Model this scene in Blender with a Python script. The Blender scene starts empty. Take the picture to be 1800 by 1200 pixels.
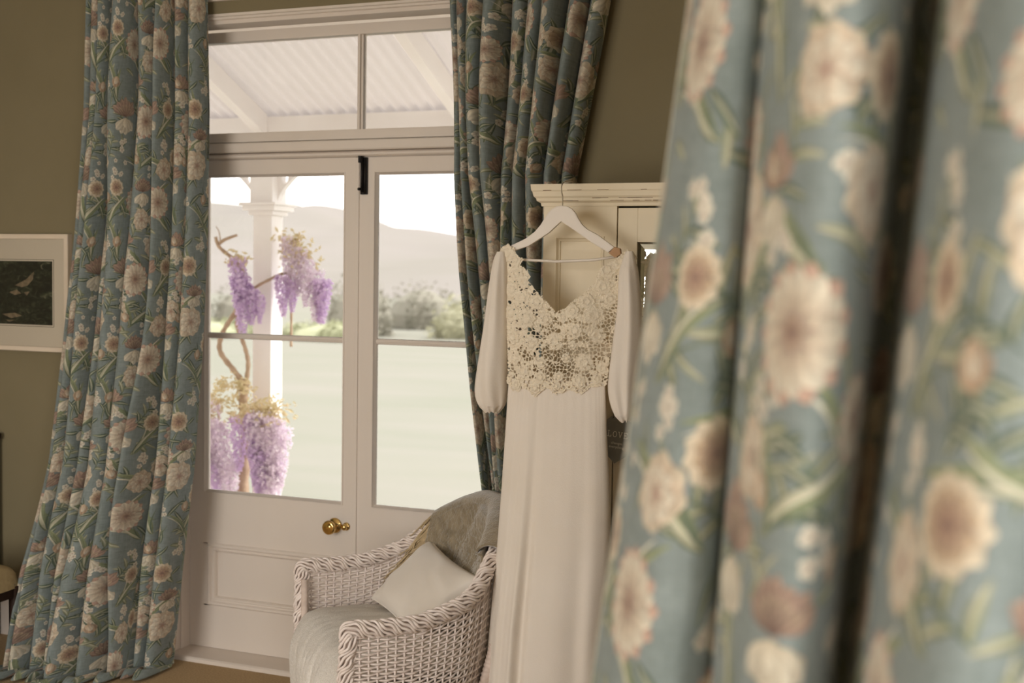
import bpy, bmesh, math, random
import numpy as np
from mathutils import Vector, Matrix

S = bpy.context.scene
COL = S.collection
PI = math.pi

# ------------------------------------------------------------------ camera
cam_d = bpy.data.cameras.new('camera'); cam = bpy.data.objects.new('camera', cam_d); COL.objects.link(cam)
cam_d.sensor_width = 36.0; cam_d.lens = 42.0; cam_d.clip_start = 0.05; cam_d.clip_end = 3000
_r = Vector((0.93361, 0.35793, 0.01589)); _u = Vector((-0.03416, 0.04479, 0.99841)); _f = Vector((-0.35665, 0.93268, -0.05404))
_m = Matrix((_r, _u, -_f)).transposed().to_4x4(); _m.translation = (2.2631, -4.0522, 1.6)
cam.matrix_world = _m
cam_d.dof.use_dof = True; cam_d.dof.focus_distance = 3.75; cam_d.dof.aperture_fstop = 2.7
S.camera = cam

# ------------------------------------------------------------------ world, sun, daylight through the windows
wd = bpy.data.worlds.new('sky'); S.world = wd; wd.use_nodes = True
bg = wd.node_tree.nodes['Background']; bg.inputs[0].default_value = (1.0, 0.975, 0.955, 1); bg.inputs[1].default_value = 3.0
sun_d = bpy.data.lights.new('sun', 'SUN'); sun = bpy.data.objects.new('sun', sun_d); COL.objects.link(sun)
sun_d.energy = 5.0; sun_d.angle = math.radians(6); sun_d.color = (1.0, 0.975, 0.95)
sun.rotation_euler = Vector((-0.55, -0.38, -0.95)).to_track_quat('-Z', 'Y').to_euler()
def daylight(name, loc, direction, sx, sy, power, colr):
    d = bpy.data.lights.new(name, 'AREA'); o = bpy.data.objects.new(name, d); COL.objects.link(o)
    d.shape = 'RECTANGLE'; d.size = sx; d.size_y = sy; d.energy = power; d.color = colr
    o.location = loc; o.rotation_euler = Vector(direction).to_track_quat('-Z', 'Y').to_euler()
    return o
WARM = (1.0, 0.95, 0.89)
daylight('window_daylight_right_wall', (2.83, -4.35, 1.35), (-1, 0, 0), 1.6, 2.1, 38, WARM)
daylight('window_daylight_front_wall', (-0.3, -5.78, 1.45), (0, 1, 0), 2.2, 2.0, 92, WARM)

vs = S.view_settings
vs.view_transform = 'Standard'; vs.look = 'None'; vs.exposure = 0.0; vs.gamma = 1.0; vs.use_curve_mapping = False
S.cycles.use_denoising = True
S.cycles.max_bounces = 10; S.cycles.diffuse_bounces = 5; S.cycles.transparent_max_bounces = 16
S.cycles.caustics_reflective = False; S.cycles.caustics_refractive = False
S.cycles.sample_clamp_indirect = 6

# ------------------------------------------------------------------ helpers
def lin(c):
    return tuple(((x / 255.0) / 12.92 if x / 255.0 <= 0.04045 else ((x / 255.0 + 0.055) / 1.055) ** 2.4) for x in c)

def mat(name, c1, c2=None, rough=0.6, scale=20.0, bump=0.0, bscale=None, metal=0.0, spec=0.3, stretch=(1, 1, 1), trans=0.0, sheen=0.0, detail=4.0):
    m = bpy.data.materials.new(name); m.use_nodes = True
    nt = m.node_tree; N = nt.nodes; L = nt.links
    p = N['Principled BSDF']; out = N['Material Output']
    p.inputs['Roughness'].default_value = rough; p.inputs['Metallic'].default_value = metal
    p.inputs['Specular IOR Level'].default_value = spec
    if sheen: p.inputs['Sheen Weight'].default_value = sheen
    tc = N.new('ShaderNodeTexCoord'); mp = N.new('ShaderNodeMapping'); mp.inputs['Scale'].default_value = stretch
    L.new(tc.outputs['Object'], mp.inputs['Vector'])
    nz = N.new('ShaderNodeTexNoise'); nz.inputs['Scale'].default_value = scale; nz.inputs['Detail'].default_value = detail
    L.new(mp.outputs[0], nz.inputs['Vector'])
    mx = N.new('ShaderNodeMix'); mx.data_type = 'RGBA'
    mx.inputs['A'].default_value = (*lin(c1), 1); mx.inputs['B'].default_value = (*lin(c2 or c1), 1)
    rp = N.new('ShaderNodeMapRange'); rp.inputs[1].default_value = 0.3; rp.inputs[2].default_value = 0.7
    L.new(nz.outputs[0], rp.inputs[0]); L.new(rp.outputs[0], mx.inputs['Factor'])
    L.new(mx.outputs['Result'], p.inputs['Base Color'])
    if bump:
        nb = N.new('ShaderNodeTexNoise'); nb.inputs['Scale'].default_value = bscale or scale; nb.inputs['Detail'].default_value = 3
        L.new(mp.outputs[0], nb.inputs['Vector'])
        b = N.new('ShaderNodeBump'); b.inputs['Strength'].default_value = bump; b.inputs['Distance'].default_value = 0.004
        L.new(nb.outputs[0], b.inputs['Height']); L.new(b.outputs[0], p.inputs['Normal'])
    if trans:
        t = N.new('ShaderNodeBsdfTranslucent'); L.new(mx.outputs['Result'], t.inputs['Color'])
        ms = N.new('ShaderNodeMixShader'); ms.inputs[0].default_value = trans
        L.new(p.outputs[0], ms.inputs[1]); L.new(t.outputs[0], ms.inputs[2]); L.new(ms.outputs[0], out.inputs['Surface'])
    return m

def glass_mat(name, tint=(0.98, 0.985, 0.98)):
    m = bpy.data.materials.new(name); m.use_nodes = True
    nt = m.node_tree; N = nt.nodes; L = nt.links
    N.remove(N['Principled BSDF']); out = N['Material Output']
    t = N.new('ShaderNodeBsdfTransparent'); t.inputs[0].default_value = (*tint, 1)
    g = N.new('ShaderNodeBsdfGlossy'); g.inputs['Roughness'].default_value = 0.02
    fr = N.new('ShaderNodeFresnel'); fr.inputs[0].default_value = 1.35
    ms = N.new('ShaderNodeMixShader'); L.new(fr.outputs[0], ms.inputs[0]); L.new(t.outputs[0], ms.inputs[1]); L.new(g.outputs[0], ms.inputs[2])
    L.new(ms.outputs[0], out.inputs['Surface'])
    return m

def tag(o, label=None, cat=None, group=None, kind=None):
    if label: o['label'] = label
    if cat: o['category'] = cat
    if group: o['group'] = group
    if kind: o['kind'] = kind
    return o

def empty(name, loc=(0, 0, 0), rz=0.0):
    o = bpy.data.objects.new(name, None); COL.objects.link(o); o.location = loc; o.rotation_euler = (0, 0, rz)
    o.empty_display_size = 0.1
    return o

class MB:
    """collects vertices and faces of one mesh"""
    def __init__(s): s.v = []; s.f = []
    def quad_strip(s, ringA, ringB, closed=True):
        n = len(ringA)
        for i in range(n if closed else n - 1):
            j = (i + 1) % n
            s.f.append((ringA[i], ringA[j], ringB[j], ringB[i]))
    def add(s, vs):
        b = len(s.v); s.v.extend([tuple(map(float, q)) for q in vs]); return list(range(b, b + len(vs)))
    def box(s, x0, x1, y0, y1, z0, z1):
        i = s.add([(x0, y0, z0), (x1, y0, z0), (x1, y1, z0), (x0, y1, z0), (x0, y0, z1), (x1, y0, z1), (x1, y1, z1), (x0, y1, z1)])
        for q in ((3, 2, 1, 0), (4, 5, 6, 7), (0, 1, 5, 4), (1, 2, 6, 5), (2, 3, 7, 6), (3, 0, 4, 7)): s.f.append(tuple(i[k] for k in q))
        return s
    def tube(s, pts, r, n=6, cap=True):
        pts = [Vector(p) for p in pts]; m = len(pts)
        rr = r if hasattr(r, '__len__') else [r] * m
        rings = []; prev = None
        for i, p in enumerate(pts):
            t = (pts[min(i + 1, m - 1)] - pts[max(i - 1, 0)]); t = t.normalized() if t.length > 1e-9 else Vector((0, 0, 1))
            if prev is None:
                a = Vector((0, 0, 1)) if abs(t.z) < 0.9 else Vector((1, 0, 0)); nrm = t.cross(a).normalized()
            else:
                nrm = prev - t * prev.dot(t); nrm = nrm.normalized() if nrm.length > 1e-6 else t.orthogonal().normalized()
            prev = nrm; bn = t.cross(nrm)
            rings.append(s.add([p + (nrm * math.cos(2 * PI * k / n) + bn * math.sin(2 * PI * k / n)) * rr[i] for k in range(n)]))
        for a, b in zip(rings, rings[1:]): s.quad_strip(a, b)
        if cap: s.f.append(tuple(reversed(rings[0]))); s.f.append(tuple(rings[-1]))
        return s
    def lathe(s, prof, origin=(0, 0, 0), axis='Z', n=24):
        rings = []
        for r, h in prof:
            ring = []
            for k in range(n):
                a = 2 * PI * k / n; c, q = math.cos(a) * r, math.sin(a) * r
                if axis == 'Z': ring.append((origin[0] + c, origin[1] + q, origin[2] + h))
                else: ring.append((origin[0] + c, origin[1] - h, origin[2] + q))
            rings.append(s.add(ring))
        for a, b in zip(rings, rings[1:]): s.quad_strip(a, b)
        s.f.append(tuple(reversed(rings[0]))); s.f.append(tuple(rings[-1]))
        return s
    def frame(s, x0, x1, z0, z1, prof):
        """mitred moulding round a rectangle in the XZ plane; prof = (inset, y)"""
        rings = [s.add([(x0 + i, y, z0 + i), (x1 - i, y, z0 + i), (x1 - i, y, z1 - i), (x0 + i, y, z1 - i)]) for i, y in prof]
        for a, b in zip(rings, rings[1:]): s.quad_strip(a, b)
        return s
    def prism_x(s, prof, x0, x1):
        """closed YZ profile run along X"""
        a = s.add([(x0, y, z) for y, z in prof]); b = s.add([(x1, y, z) for y, z in prof])
        s.quad_strip(a, b); s.f.append(tuple(reversed(a))); s.f.append(tuple(b)); return s
    def prism_y(s, poly, y0, y1):
        """closed XZ polygon extruded along Y"""
        a = s.add([(x, y0, z) for x, z in poly]); b = s.add([(x, y1, z) for x, z in poly])
        s.quad_strip(a, b); s.f.append(tuple(reversed(a))); s.f.append(tuple(b)); return s
    def build(s, name, m, parent=None, smooth=False, bevel=0.0, uv=None):
        me = bpy.data.meshes.new(name); me.from_pydata(s.v, [], s.f); me.update()
        bm = bmesh.new(); bm.from_mesh(me)
        bmesh.ops.recalc_face_normals(bm, faces=bm.faces)
        if bevel:
            bmesh.ops.bevel(bm, geom=[e for e in bm.edges if len(e.link_faces) == 2 and e.calc_face_angle(0) > 0.5], offset=bevel, segments=2, profile=0.7, affect='EDGES', clamp_overlap=True)
        bm.to_mesh(me); bm.free()
        if smooth: me.polygons.foreach_set('use_smooth', [True] * len(me.polygons))
        o = bpy.data.objects.new(name, me); COL.objects.link(o); me.materials.append(m)
        if parent: o.parent = parent
        return o

def grid_mesh(name, P, m, parent=None, UV=None, closed_u=False, smooth=True):
    """P: array (nt, ns, 3) of points -> one quad-grid mesh"""
    nt, ns = P.shape[:2]
    me = bpy.data.meshes.new(name)
    idx = np.arange(nt * ns).reshape(nt, ns)
    if closed_u:
        nx = np.concatenate([idx, idx[:, :1]], 1)
    else:
        nx = idx
    q = np.stack([nx[:-1, :-1], nx[:-1, 1:], nx[1:, 1:], nx[1:, :-1]], -1).reshape(-1, 4)
    me.vertices.add(nt * ns); me.vertices.foreach_set('co', P.reshape(-1).astype(np.float32))
    me.loops.add(q.size); me.loops.foreach_set('vertex_index', q.reshape(-1).astype(np.int32))
    me.polygons.add(len(q)); me.polygons.foreach_set('loop_start', np.arange(0, q.size, 4, dtype=np.int32))
    me.update(calc_edges=True)
    me.polygons.foreach_set('use_smooth', np.full(len(q), smooth))
    if UV is not None:
        ul = me.uv_layers.new(name='UVMap'); ul.data.foreach_set('uv', UV.reshape(-1, 2)[q.reshape(-1)].reshape(-1).astype(np.float32))
    o = bpy.data.objects.new(name, me); COL.objects.link(o); me.materials.append(m)
    if parent: o.parent = parent
    return o

def catmull(pts, n):
    P = np.array(pts, float); m = len(P)
    t = np.linspace(0, m - 1 - 1e-9, n); i = t.astype(int); u = (t - i)[:, None]
    g = lambda k: P[np.clip(k, 0, m - 1)]
    a, b, c, d = g(i - 1), g(i), g(i + 1), g(i + 2)
    return 0.5 * (2 * b + (c - a) * u + (2 * a - 5 * b + 4 * c - d) * u ** 2 + (3 * b - 3 * c + d - a) * u ** 3)

def vnoise(x, y, seed=0):
    """smooth value noise on arrays"""
    def h(i, j):
        n = np.sin(i * 127.1 + j * 311.7 + seed * 74.7) * 43758.5453
        return n - np.floor(n)
    xi, yi = np.floor(x), np.floor(y); xf, yf = x - xi, y - yi
    u, v = xf * xf * (3 - 2 * xf), yf * yf * (3 - 2 * yf)
    return (h(xi, yi) * (1 - u) + h(xi + 1, yi) * u) * (1 - v) + (h(xi, yi + 1) * (1 - u) + h(xi + 1, yi + 1) * u) * v

# ------------------------------------------------------------------ materials
M_wall = mat('taupe_plaster', (133, 123, 97), (128, 118, 92), rough=0.9, scale=3, bump=0.15, bscale=260, spec=0.1)
M_white = mat('white_gloss_paint', (226, 216, 206), (220, 209, 198), rough=0.42, scale=3, bump=0.05, bscale=60, spec=0.35, stretch=(1, 1, 0.3))
M_ceil = mat('ceiling_paint', (226, 220, 208), rough=0.9)
M_carpet = mat('brown_carpet', (198, 172, 136), (172, 148, 114), rough=1.0, scale=160, bump=0.8, bscale=420, spec=0.0)
M_glass = glass_mat('window_glass')
M_brass = mat('polished_brass', (232, 200, 136), (222, 186, 118), rough=0.10, scale=8, metal=1.0)
M_black = mat('black_iron', (40, 36, 34), (26, 24, 24), rough=0.5, scale=30, bump=0.2, metal=0.4)
M_wardrobe = mat('cream_distressed_paint', (234, 222, 198), (224, 211, 184), rough=0.62, scale=5, bump=0.12, bscale=40, stretch=(1, 1, 0.4))
M_worn = mat('worn_bare_wood', (110, 80, 54), (150, 118, 84), rough=0.8, scale=60)
M_dark = mat('dark_walnut', (52, 36, 28), (38, 26, 20), rough=0.4, scale=12, stretch=(4, 4, 0.5))

# ------------------------------------------------------------------ the printed curtain fabric (drawn in code as one repeat)
TW, TH = 0.60, 0.50          # drawing units of the repeat
PSC = 1.22                   # printed size of the repeat
def paint_print():
    K = 1600; W, H = int(TW * K), int(TH * K)
    rng = random.Random(11)
    yy, xx = np.mgrid[0:H, 0:W].astype(np.float32)
    base = np.array([132, 143, 141], np.float32) / 255
    var = (vnoise(xx / 37, yy / 61, 1) - 0.5) * 0.05 + (vnoise(xx / 9, yy / 9, 2) - 0.5) * 0.03
    A = base[None, None] + var[..., None] * np.array([1.0, 1.0, 1.1])
    def petal(cx, cy, ang, Ln, wdt, cb, ct, curve=0.0, p=1.0, outline=None, vein=0.0, alpha=1.0):
        Ln *= K; wdt *= K; cx *= K; cy *= K
        R = int(Ln * 1.25 + wdt) + 2
        x0, y0 = int(cx) - R, int(cy) - R
        X = np.arange(x0, x0 + 2 * R + 1, dtype=np.float32)[None, :] - cx; Y = np.arange(y0, y0 + 2 * R + 1, dtype=np.float32)[:, None] - cy
        c, s = math.cos(ang), math.sin(ang)
        a = (X * c + Y * s) / Ln; b = (-X * s + Y * c) - curve * Ln * a * np.abs(a)
        ac = np.clip(a, 0, 1)
        hw = wdt * np.clip(np.sin(PI * ac ** p), 0, 1) ** 0.75 * (1 + (0.10 * np.sin(b / max(wdt, 1) * 7 + a * 9) if p >= 1.3 else 0))
        d = np.where((a > 0) & (a < 1), hw - np.abs(b), -9)
        al = np.clip(d * 0.8 + 0.5, 0, 1) * alpha
        col = np.array(cb, np.float32)[None, None] / 255 * (1 - ac[..., None]) + np.array(ct, np.float32)[None, None] / 255 * ac[..., None]
        if vein: col = col * (1 - vein * (0.5 + 0.5 * np.cos(b / max(wdt, 1) * 9))[..., None])
        col = col * (1 - 0.10 * np.clip(b / np.maximum(hw, 1), -1, 1))[..., None]
        if outline is not None:
            e = np.clip((2.2 - d) / 2.2, 0, 1)[..., None] * 0.8
            col = col * (1 - e) + np.array(outline, np.float32)[None, None] / 255 * e
        iy = np.arange(y0, y0 + 2 * R + 1) % H; ix = np.arange(x0, x0 + 2 * R + 1) % W
        sub = A[np.ix_(iy, ix)]
        A[np.ix_(iy, ix)] = sub * (1 - al[..., None]) + col * al[..., None]
    CREAM = (226, 210, 182); IV = (236, 226, 204); TAN = (196, 168, 140); ROSE = (166, 128, 118); BRN = (126, 94, 84)
    GR = (112, 122, 92); DG = (76, 92, 82); PG = (176, 174, 142); PEACH = (208, 170, 136)
    def leaf(x, y, a, L, w, c=0.3, dark=False):
        petal(x, y, a, L, w, DG if dark else GR, GR if dark else PG, curve=c, p=0.8, vein=0.12)
        petal(x, y, a, L * 0.97, w * 0.30, PG, IV, curve=c + 0.03, p=0.8, alpha=0.75)
    def sprig(x, y, a, n, L, dark=False):
        petal(x, y, a, L, 0.0022, DG, GR, curve=0.25)
        for k in range(n):
            f = (k + 1) / (n + 1.0); sg = 1 if k % 2 else -1
            px_, py_ = x + math.cos(a + 0.25 * f) * L * f, y + math.sin(a + 0.25 * f) * L * f
            leaf(px_, py_, a + sg * rng.uniform(0.5, 0.9), L * rng.uniform(0.35, 0.5), 0.006, c=0.35 * sg, dark=rng.random() < 0.5)
    def sweep(x, y, a, L, w, c):
        petal(x, y, a, L, w, GR, (150, 158, 116), curve=c, p=0.75, vein=0.1)
        petal(x, y, a + 0.05, L * 0.95, w * 0.45, PG, IV, curve=c + 0.05, p=0.7)
        petal(x, y, a - 0.12, L * 0.7, w * 0.25, DG, GR, curve=c * 1.3)
    def daisy(x, y, r, rot=0.0):
        n = 13
        for k in range(n): petal(x, y, rot + 2 * PI * k / n, r, r * 0.26, ROSE, (206, 168, 146), p=1.5, outline=BRN)
        for k in range(n): petal(x, y, rot + 2 * PI * (k + 0.5) / n, r * 0.9, r * 0.24, TAN, IV, p=1.5, vein=0.10, outline=(176, 132, 110))
        for k in range(9): petal(x, y, rot + 2 * PI * (k + 0.3) / 9, r * 0.5, r * 0.15, BRN, CREAM, p=1.3, outline=ROSE)
        for k in range(8): petal(x, y, rot + 2 * PI * k / 8, r * 0.24, r * 0.09, BRN, TAN)
    def button(x, y, r):
        for k in range(11): petal(x, y, 2 * PI * k / 11, r, r * 0.32, TAN, CREAM, p=1.5, outline=TAN)
        for k in range(10): petal(x, y, 2 * PI * (k + 0.5) / 10, r * 0.72, r * 0.24, BRN, (216, 188, 150), p=1.4, outline=BRN)
        for k in range(7): petal(x, y, 2 * PI * k / 7, r * 0.36, r * 0.15, BRN, PEACH, outline=BRN)
    def iris(x, y, r, fl=1):
        for k in range(7):
            a = -PI / 2 + (k - 3) * 0.36 * fl
            petal(x, y + r * 0.1, -a, r * rng.uniform(0.95, 1.2), r * 0.24, ROSE, (188, 156, 134), p=1.4, vein=0.16, outline=BRN)
        for k in range(5):
            a = -PI / 2 + (k - 2) * 0.42 * fl
            petal(x, y + r * 0.05, -a, r * 0.75, r * 0.2, BRN, TAN, p=1.4, vein=0.18)
        for k in range(5):
            a = PI / 2 + (k - 2) * 0.38
            petal(x, y, -a, r * rng.uniform(0.9, 1.15), r * 0.3, CREAM, IV, p=1.5, vein=0.10, outline=(188, 156, 122))
        petal(x, y, -PI / 2, r * 0.6, r * 0.2, CREAM, IV, p=1.3)
    def peony(x, y, r):
        for ring, (rr, n, c0, c1) in enumerate(((1.0, 9, (188, 148, 122), CREAM), (0.74, 8, TAN, IV), (0.5, 6, (206, 170, 140), IV), (0.3, 5, ROSE, CREAM))):
            for k in range(n):
                a = 2 * PI * k / n + ring * 0.7 + rng.uniform(-0.12, 0.12)
                petal(x + 0.05 * r, y, a, r * rr * rng.uniform(0.88, 1.1), r * rr * 0.36, c0, c1, p=1.7, vein=0.08, outline=(178, 136, 112))
    def bud(x, y, r, a):
        petal(x, y, a + PI, r * 2.4, 0.0024, GR, DG, curve=0.3)
        petal(x - math.cos(a) * r, y - math.sin(a) * r, a, r * 2.2, r * 0.95, TAN, PEACH, vein=0.2, outline=TAN)
        petal(x - math.cos(a) * r, y - math.sin(a) * r, a, r * 1.6, r * 0.5, PEACH, IV, vein=0.1)
    def florets(x, y, n, sp):
        for k in range(n):
            fx, fy = x + rng.gauss(0, sp), y + rng.gauss(0, sp)
            r = rng.uniform(0.007, 0.011); rot = rng.random() * 6
            for j in range(5): petal(fx, fy, rot + 2 * PI * j / 5, r, r * 0.42, (200, 186, 170), IV, p=1.5)
            petal(fx - 0.0016, fy, 0, 0.0034, 0.0016, TAN, BRN)
    # foliage first
    for k in range(90):
        x, y = rng.uniform(0, TW), rng.uniform(0, TH)
        leaf(x, y, rng.uniform(0, 2 * PI), rng.uniform(0.035, 0.07), rng.uniform(0.004, 0.008), rng.uniform(-0.5, 0.5), rng.random() < 0.55)
    for k in range(20):
        sprig(rng.uniform(0, TW), rng.uniform(0, TH), PI / 2 + rng.uniform(-0.9, 0.9), 6, rng.uniform(0.06, 0.10), rng.random() < 0.5)
    for (x, y, a, L, w, c) in ((0.05, 0.05, 1.2, 0.15, 0.013, -0.45), (0.19, 0.16, 2.1, 0.14, 0.012, 0.5), (0.33, 0.03, 1.7, 0.14, 0.012, 0.45), (0.46, 0.22, 1.1, 0.15, 0.013, -0.5),
                               (0.56, 0.36, 2.0, 0.14, 0.012, 0.5), (0.25, 0.36, 1.0, 0.14, 0.012, -0.4), (0.41, 0.40, 2.3, 0.12, 0.011, 0.4), (0.10, 0.30, 0.7, 0.13, 0.012, 0.5),
                               (0.02, 0.42, 1.4, 0.12, 0.010, 0.5), (0.37, 0.20, 0.9, 0.12, 0.010, -0.5), (0.50, 0.47, 1.9, 0.12, 0.010, -0.4), (0.16, 0.01, 2.2, 0.12, 0.010, 0.4), (0.28, 0.26, 2.6, 0.11, 0.010, 0.5), (0.58, 0.02, 1.3, 0.12, 0.010, -0.5)):
        sweep(x, y, a, L, w, c); sweep(x + 0.006, y, a + 0.5, L * 0.75, w * 0.8, -c)
    for (x, y, n, sp) in ((0.02, 0.20, 9, 0.016), (0.235, 0.08, 8, 0.015), (0.34, 0.29, 10, 0.017), (0.50, 0.12, 8, 0.014), (0.44, 0.46, 8, 0.015), (0.16, 0.45, 9, 0.015), (0.58, 0.47, 6, 0.012), (0.29, 0.345, 6, 0.012), (0.43, 0.20, 6, 0.012), (0.14, 0.27, 6, 0.012), (0.36, 0.42, 5, 0.010), (0.05, 0.28, 5, 0.011), (0.56, 0.32, 6, 0.012)):
        florets(x, y, n, sp)
    daisy(0.11, 0.10, 0.053, 0.1); iris(0.30, 0.17, 0.053); button(0.47, 0.045, 0.036); peony(0.54, 0.22, 0.051)
    button(0.20, 0.245, 0.035); daisy(0.39, 0.355, 0.055, 0.3); iris(0.06, 0.365, 0.052, -1); peony(0.255, 0.435, 0.050)
    button(0.525, 0.40, 0.034); iris(0.40, 0.10 + 0.03, 0.042, 1); peony(0.135, 0.205, 0.037); daisy(0.48, 0.29, 0.038, 0.2); peony(0.33, 0.255, 0.035); button(0.155, 0.395, 0.030); iris(0.555, 0.30, 0.035); daisy(0.235, 0.015, 0.039, 0.4); peony(0.46, 0.46, 0.039); button(0.02, 0.145, 0.029); iris(0.335, 0.46, 0.039, -1); peony(0.40, 0.045, 0.035)
    for (x, y, r, a) in ((0.36, 0.235, 0.015, -1.2), (0.02, 0.475, 0.017, -1.9), (0.205, 0.345, 0.016, -1.4), (0.58, 0.115, 0.016, -1.7), (0.33, 0.48, 0.014, -1.2), (0.46, 0.185, 0.014, -2.0)):
        bud(x, y, r, a)
    # coarse linen slub over the ink
    slub = (vnoise(xx / 2.2, yy / 26, 5) - 0.5) * 0.05 + (vnoise(xx / 26, yy / 2.2, 6) - 0.5) * 0.05
    A = A + slub[..., None]; A = A * 0.92 + A.mean(-1, keepdims=True) * 0.08; A = np.clip((A * 0.86 + base[None, None] * 0.14) * 0.96, 0, 1)
    img = bpy.data.images.new('floral_print', W, H, alpha=False)
    buf = np.ones((H, W, 4), np.float32); buf[..., :3] = A
    img.pixels.foreach_set(buf.reshape(-1)); img.update(); img.pack()
    return img
IMG = paint_print()
def fabric(name, trans):
    m = bpy.data.materials.new(name); m.use_nodes = True
    nt = m.node_tree; N = nt.nodes; L = nt.links
    p = N['Principled BSDF']; out = N['Material Output']
    p.inputs['Roughness'].default_value = 0.85; p.inputs['Specular IOR Level'].default_value = 0.15; p.inputs['Sheen Weight'].default_value = 0.15
    uv = N.new('ShaderNodeUVMap'); uv.uv_map = 'UVMap'
    mp = N.new('ShaderNodeMapping'); mp.inputs['Scale'].default_value = (1 / (TW * PSC), 1 / (TH * PSC), 1); L.new(uv.outputs[0], mp.inputs[0])
    im = N.new('ShaderNodeTexImage'); im.image = IMG; L.new(mp.outputs[0], im.inputs[0])
    nz = N.new('ShaderNodeTexNoise'); nz.inputs['Scale'].default_value = 900; L.new(uv.outputs[0], nz.inputs['Vector'])
    b = N.new('ShaderNodeBump'); b.inputs['Strength'].default_value = 0.25; b.inputs['Distance'].default_value = 0.001
    L.new(nz.outputs[0], b.inputs['Height']); L.new(b.outputs[0], p.inputs['Normal'])
    L.new(im.outputs[0], p.inputs['Base Color'])
    t = N.new('ShaderNodeBsdfTranslucent'); L.new(im.outputs[0], t.inputs['Color'])
    ms = N.new('ShaderNodeMixShader'); ms.inputs[0].default_value = trans
    L.new(p.outputs[0], ms.inputs[1]); L.new(t.outputs[0], ms.inputs[2]); L.new(ms.outputs[0], out.inputs['Surface'])
    return m
M_fab = fabric('blue_floral_linen', 0.08)

# ------------------------------------------------------------------ the room
RX0, RX1, RY0, RZ = -2.7, 2.75, -5.6, 3.05
T = 0.2
b = MB().box(RX0 - T, RX1 + T, RY0 - T, 0.0, -0.12, 0.0)
tag(b.build('floor', M_carpet), 'plain brown carpet covering the bedroom floor', 'floor', kind='structure')
b = MB().box(RX0 - T, RX1 + T, RY0 - T, T, RZ, RZ + 0.1)
tag(b.build('ceiling', M_ceil), 'pale flat ceiling above the bedroom', 'ceiling', kind='structure')
b = MB().box(RX0 - T, -0.83, 0, T, -0.12, RZ).box(0.83, RX1 + T, 0, T, -0.12, RZ).box(-0.83, 0.83, 0, T, 2.62, RZ)
tag(b.build('wall_back', M_wall), 'taupe plaster wall around the French doors', 'wall', kind='structure')
b = MB().box(RX0 - T, RX0, RY0 - T, 0, 0, RZ)
tag(b.build('wall_left', M_wall), 'taupe side wall beyond the framed picture', 'wall', kind='structure')
b = MB().box(RX1, RX1 + T, -3.45, 0, 0, RZ).box(RX1, RX1 + T, RY0 - T, -5.25, 0, RZ).box(RX1, RX1 + T, -5.25, -3.45, 2.5, RZ).box(RX1, RX1 + T, -5.25, -3.45, 0, 0.25)
tag(b.build('wall_right', M_wall), 'taupe side wall with the window behind the blurred curtain', 'wall', kind='structure')
b = MB().box(RX0, -1.5, RY0 - T, RY0, 0, RZ).box(0.9, RX1, RY0 - T, RY0, 0, RZ).box(-1.5, 0.9, RY0 - T, RY0, 2.5, RZ).box(-1.5, 0.9, RY0 - T, RY0, 0, 0.4)
tag(b.build('wall_front', M_wall), 'taupe wall facing the French doors', 'wall', kind='structure')
# windows of the two unseen walls
w2 = empty('window_2', (RX1 + 0.1, -4.35, 0.25), PI / 2); tag(w2, 'white window in the side wall beside the blurred curtain', 'window', kind='structure')
fr = MB().frame(-0.9, 0.9, 0, 2.25, ((0, -0.03), (0.06, -0.03), (0.06, 0.03), (0, 0.03), (0, -0.03))); fr.build('window_frame', M_white, w2)
MB().box(-0.02, 0.02, -0.02, 0.02, 0.05, 2.2).build('mullion', M_white, w2)
w3 = empty('window_3', (-0.3, RY0 - 0.1, 0.4)); tag(w3, 'white window in the wall facing the French doors', 'window', kind='structure')
fr = MB().frame(-1.2, 1.2, 0, 2.1, ((0, -0.03), (0.06, -0.03), (0.06, 0.03), (0, 0.03), (0, -0.03))); fr.build('window_frame', M_white, w3)
for x in (-0.4, 0.4): MB().box(x - 0.02, x + 0.02, -0.02, 0.02, 0.05, 2.05).build('mullion', M_white, w3)

# baseboard
b = MB().prism_x([(0, 0), (-0.018, 0), (-0.018, 0.13), (-0.010, 0.15), (0, 0.155)], RX0, -0.93)
tag(b.build('baseboard_back', M_white), 'white skirting board along the taupe wall', 'baseboard', kind='structure')

# architrave round the doors
tr = empty('trim_1', (0, 0, 0)); tag(tr, 'white architrave moulding around the French doors', 'trim', kind='structure')
for s in (-1, 1):
    x0, x1 = sorted((s * 0.80, s * 0.91))
    MB().box(x0, x1, -0.022, 0.0, 0, 2.60).build('side_casing', M_white, tr, bevel=0.004)
b = MB().prism_x([(0, 2.668), (-0.012, 2.668), (-0.018, 2.676), (-0.018, 2.69), (-0.030, 2.70), (-0.030, 2.725), (0, 2.73)], -0.95, 0.95); b.build('head_moulding', M_white, tr)
MB().prism_x([(0, 2.596), (-0.006, 2.596), (-0.008, 2.604), (0, 2.610)], -0.80, 0.80).build('head_bead', M_white, tr)
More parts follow.
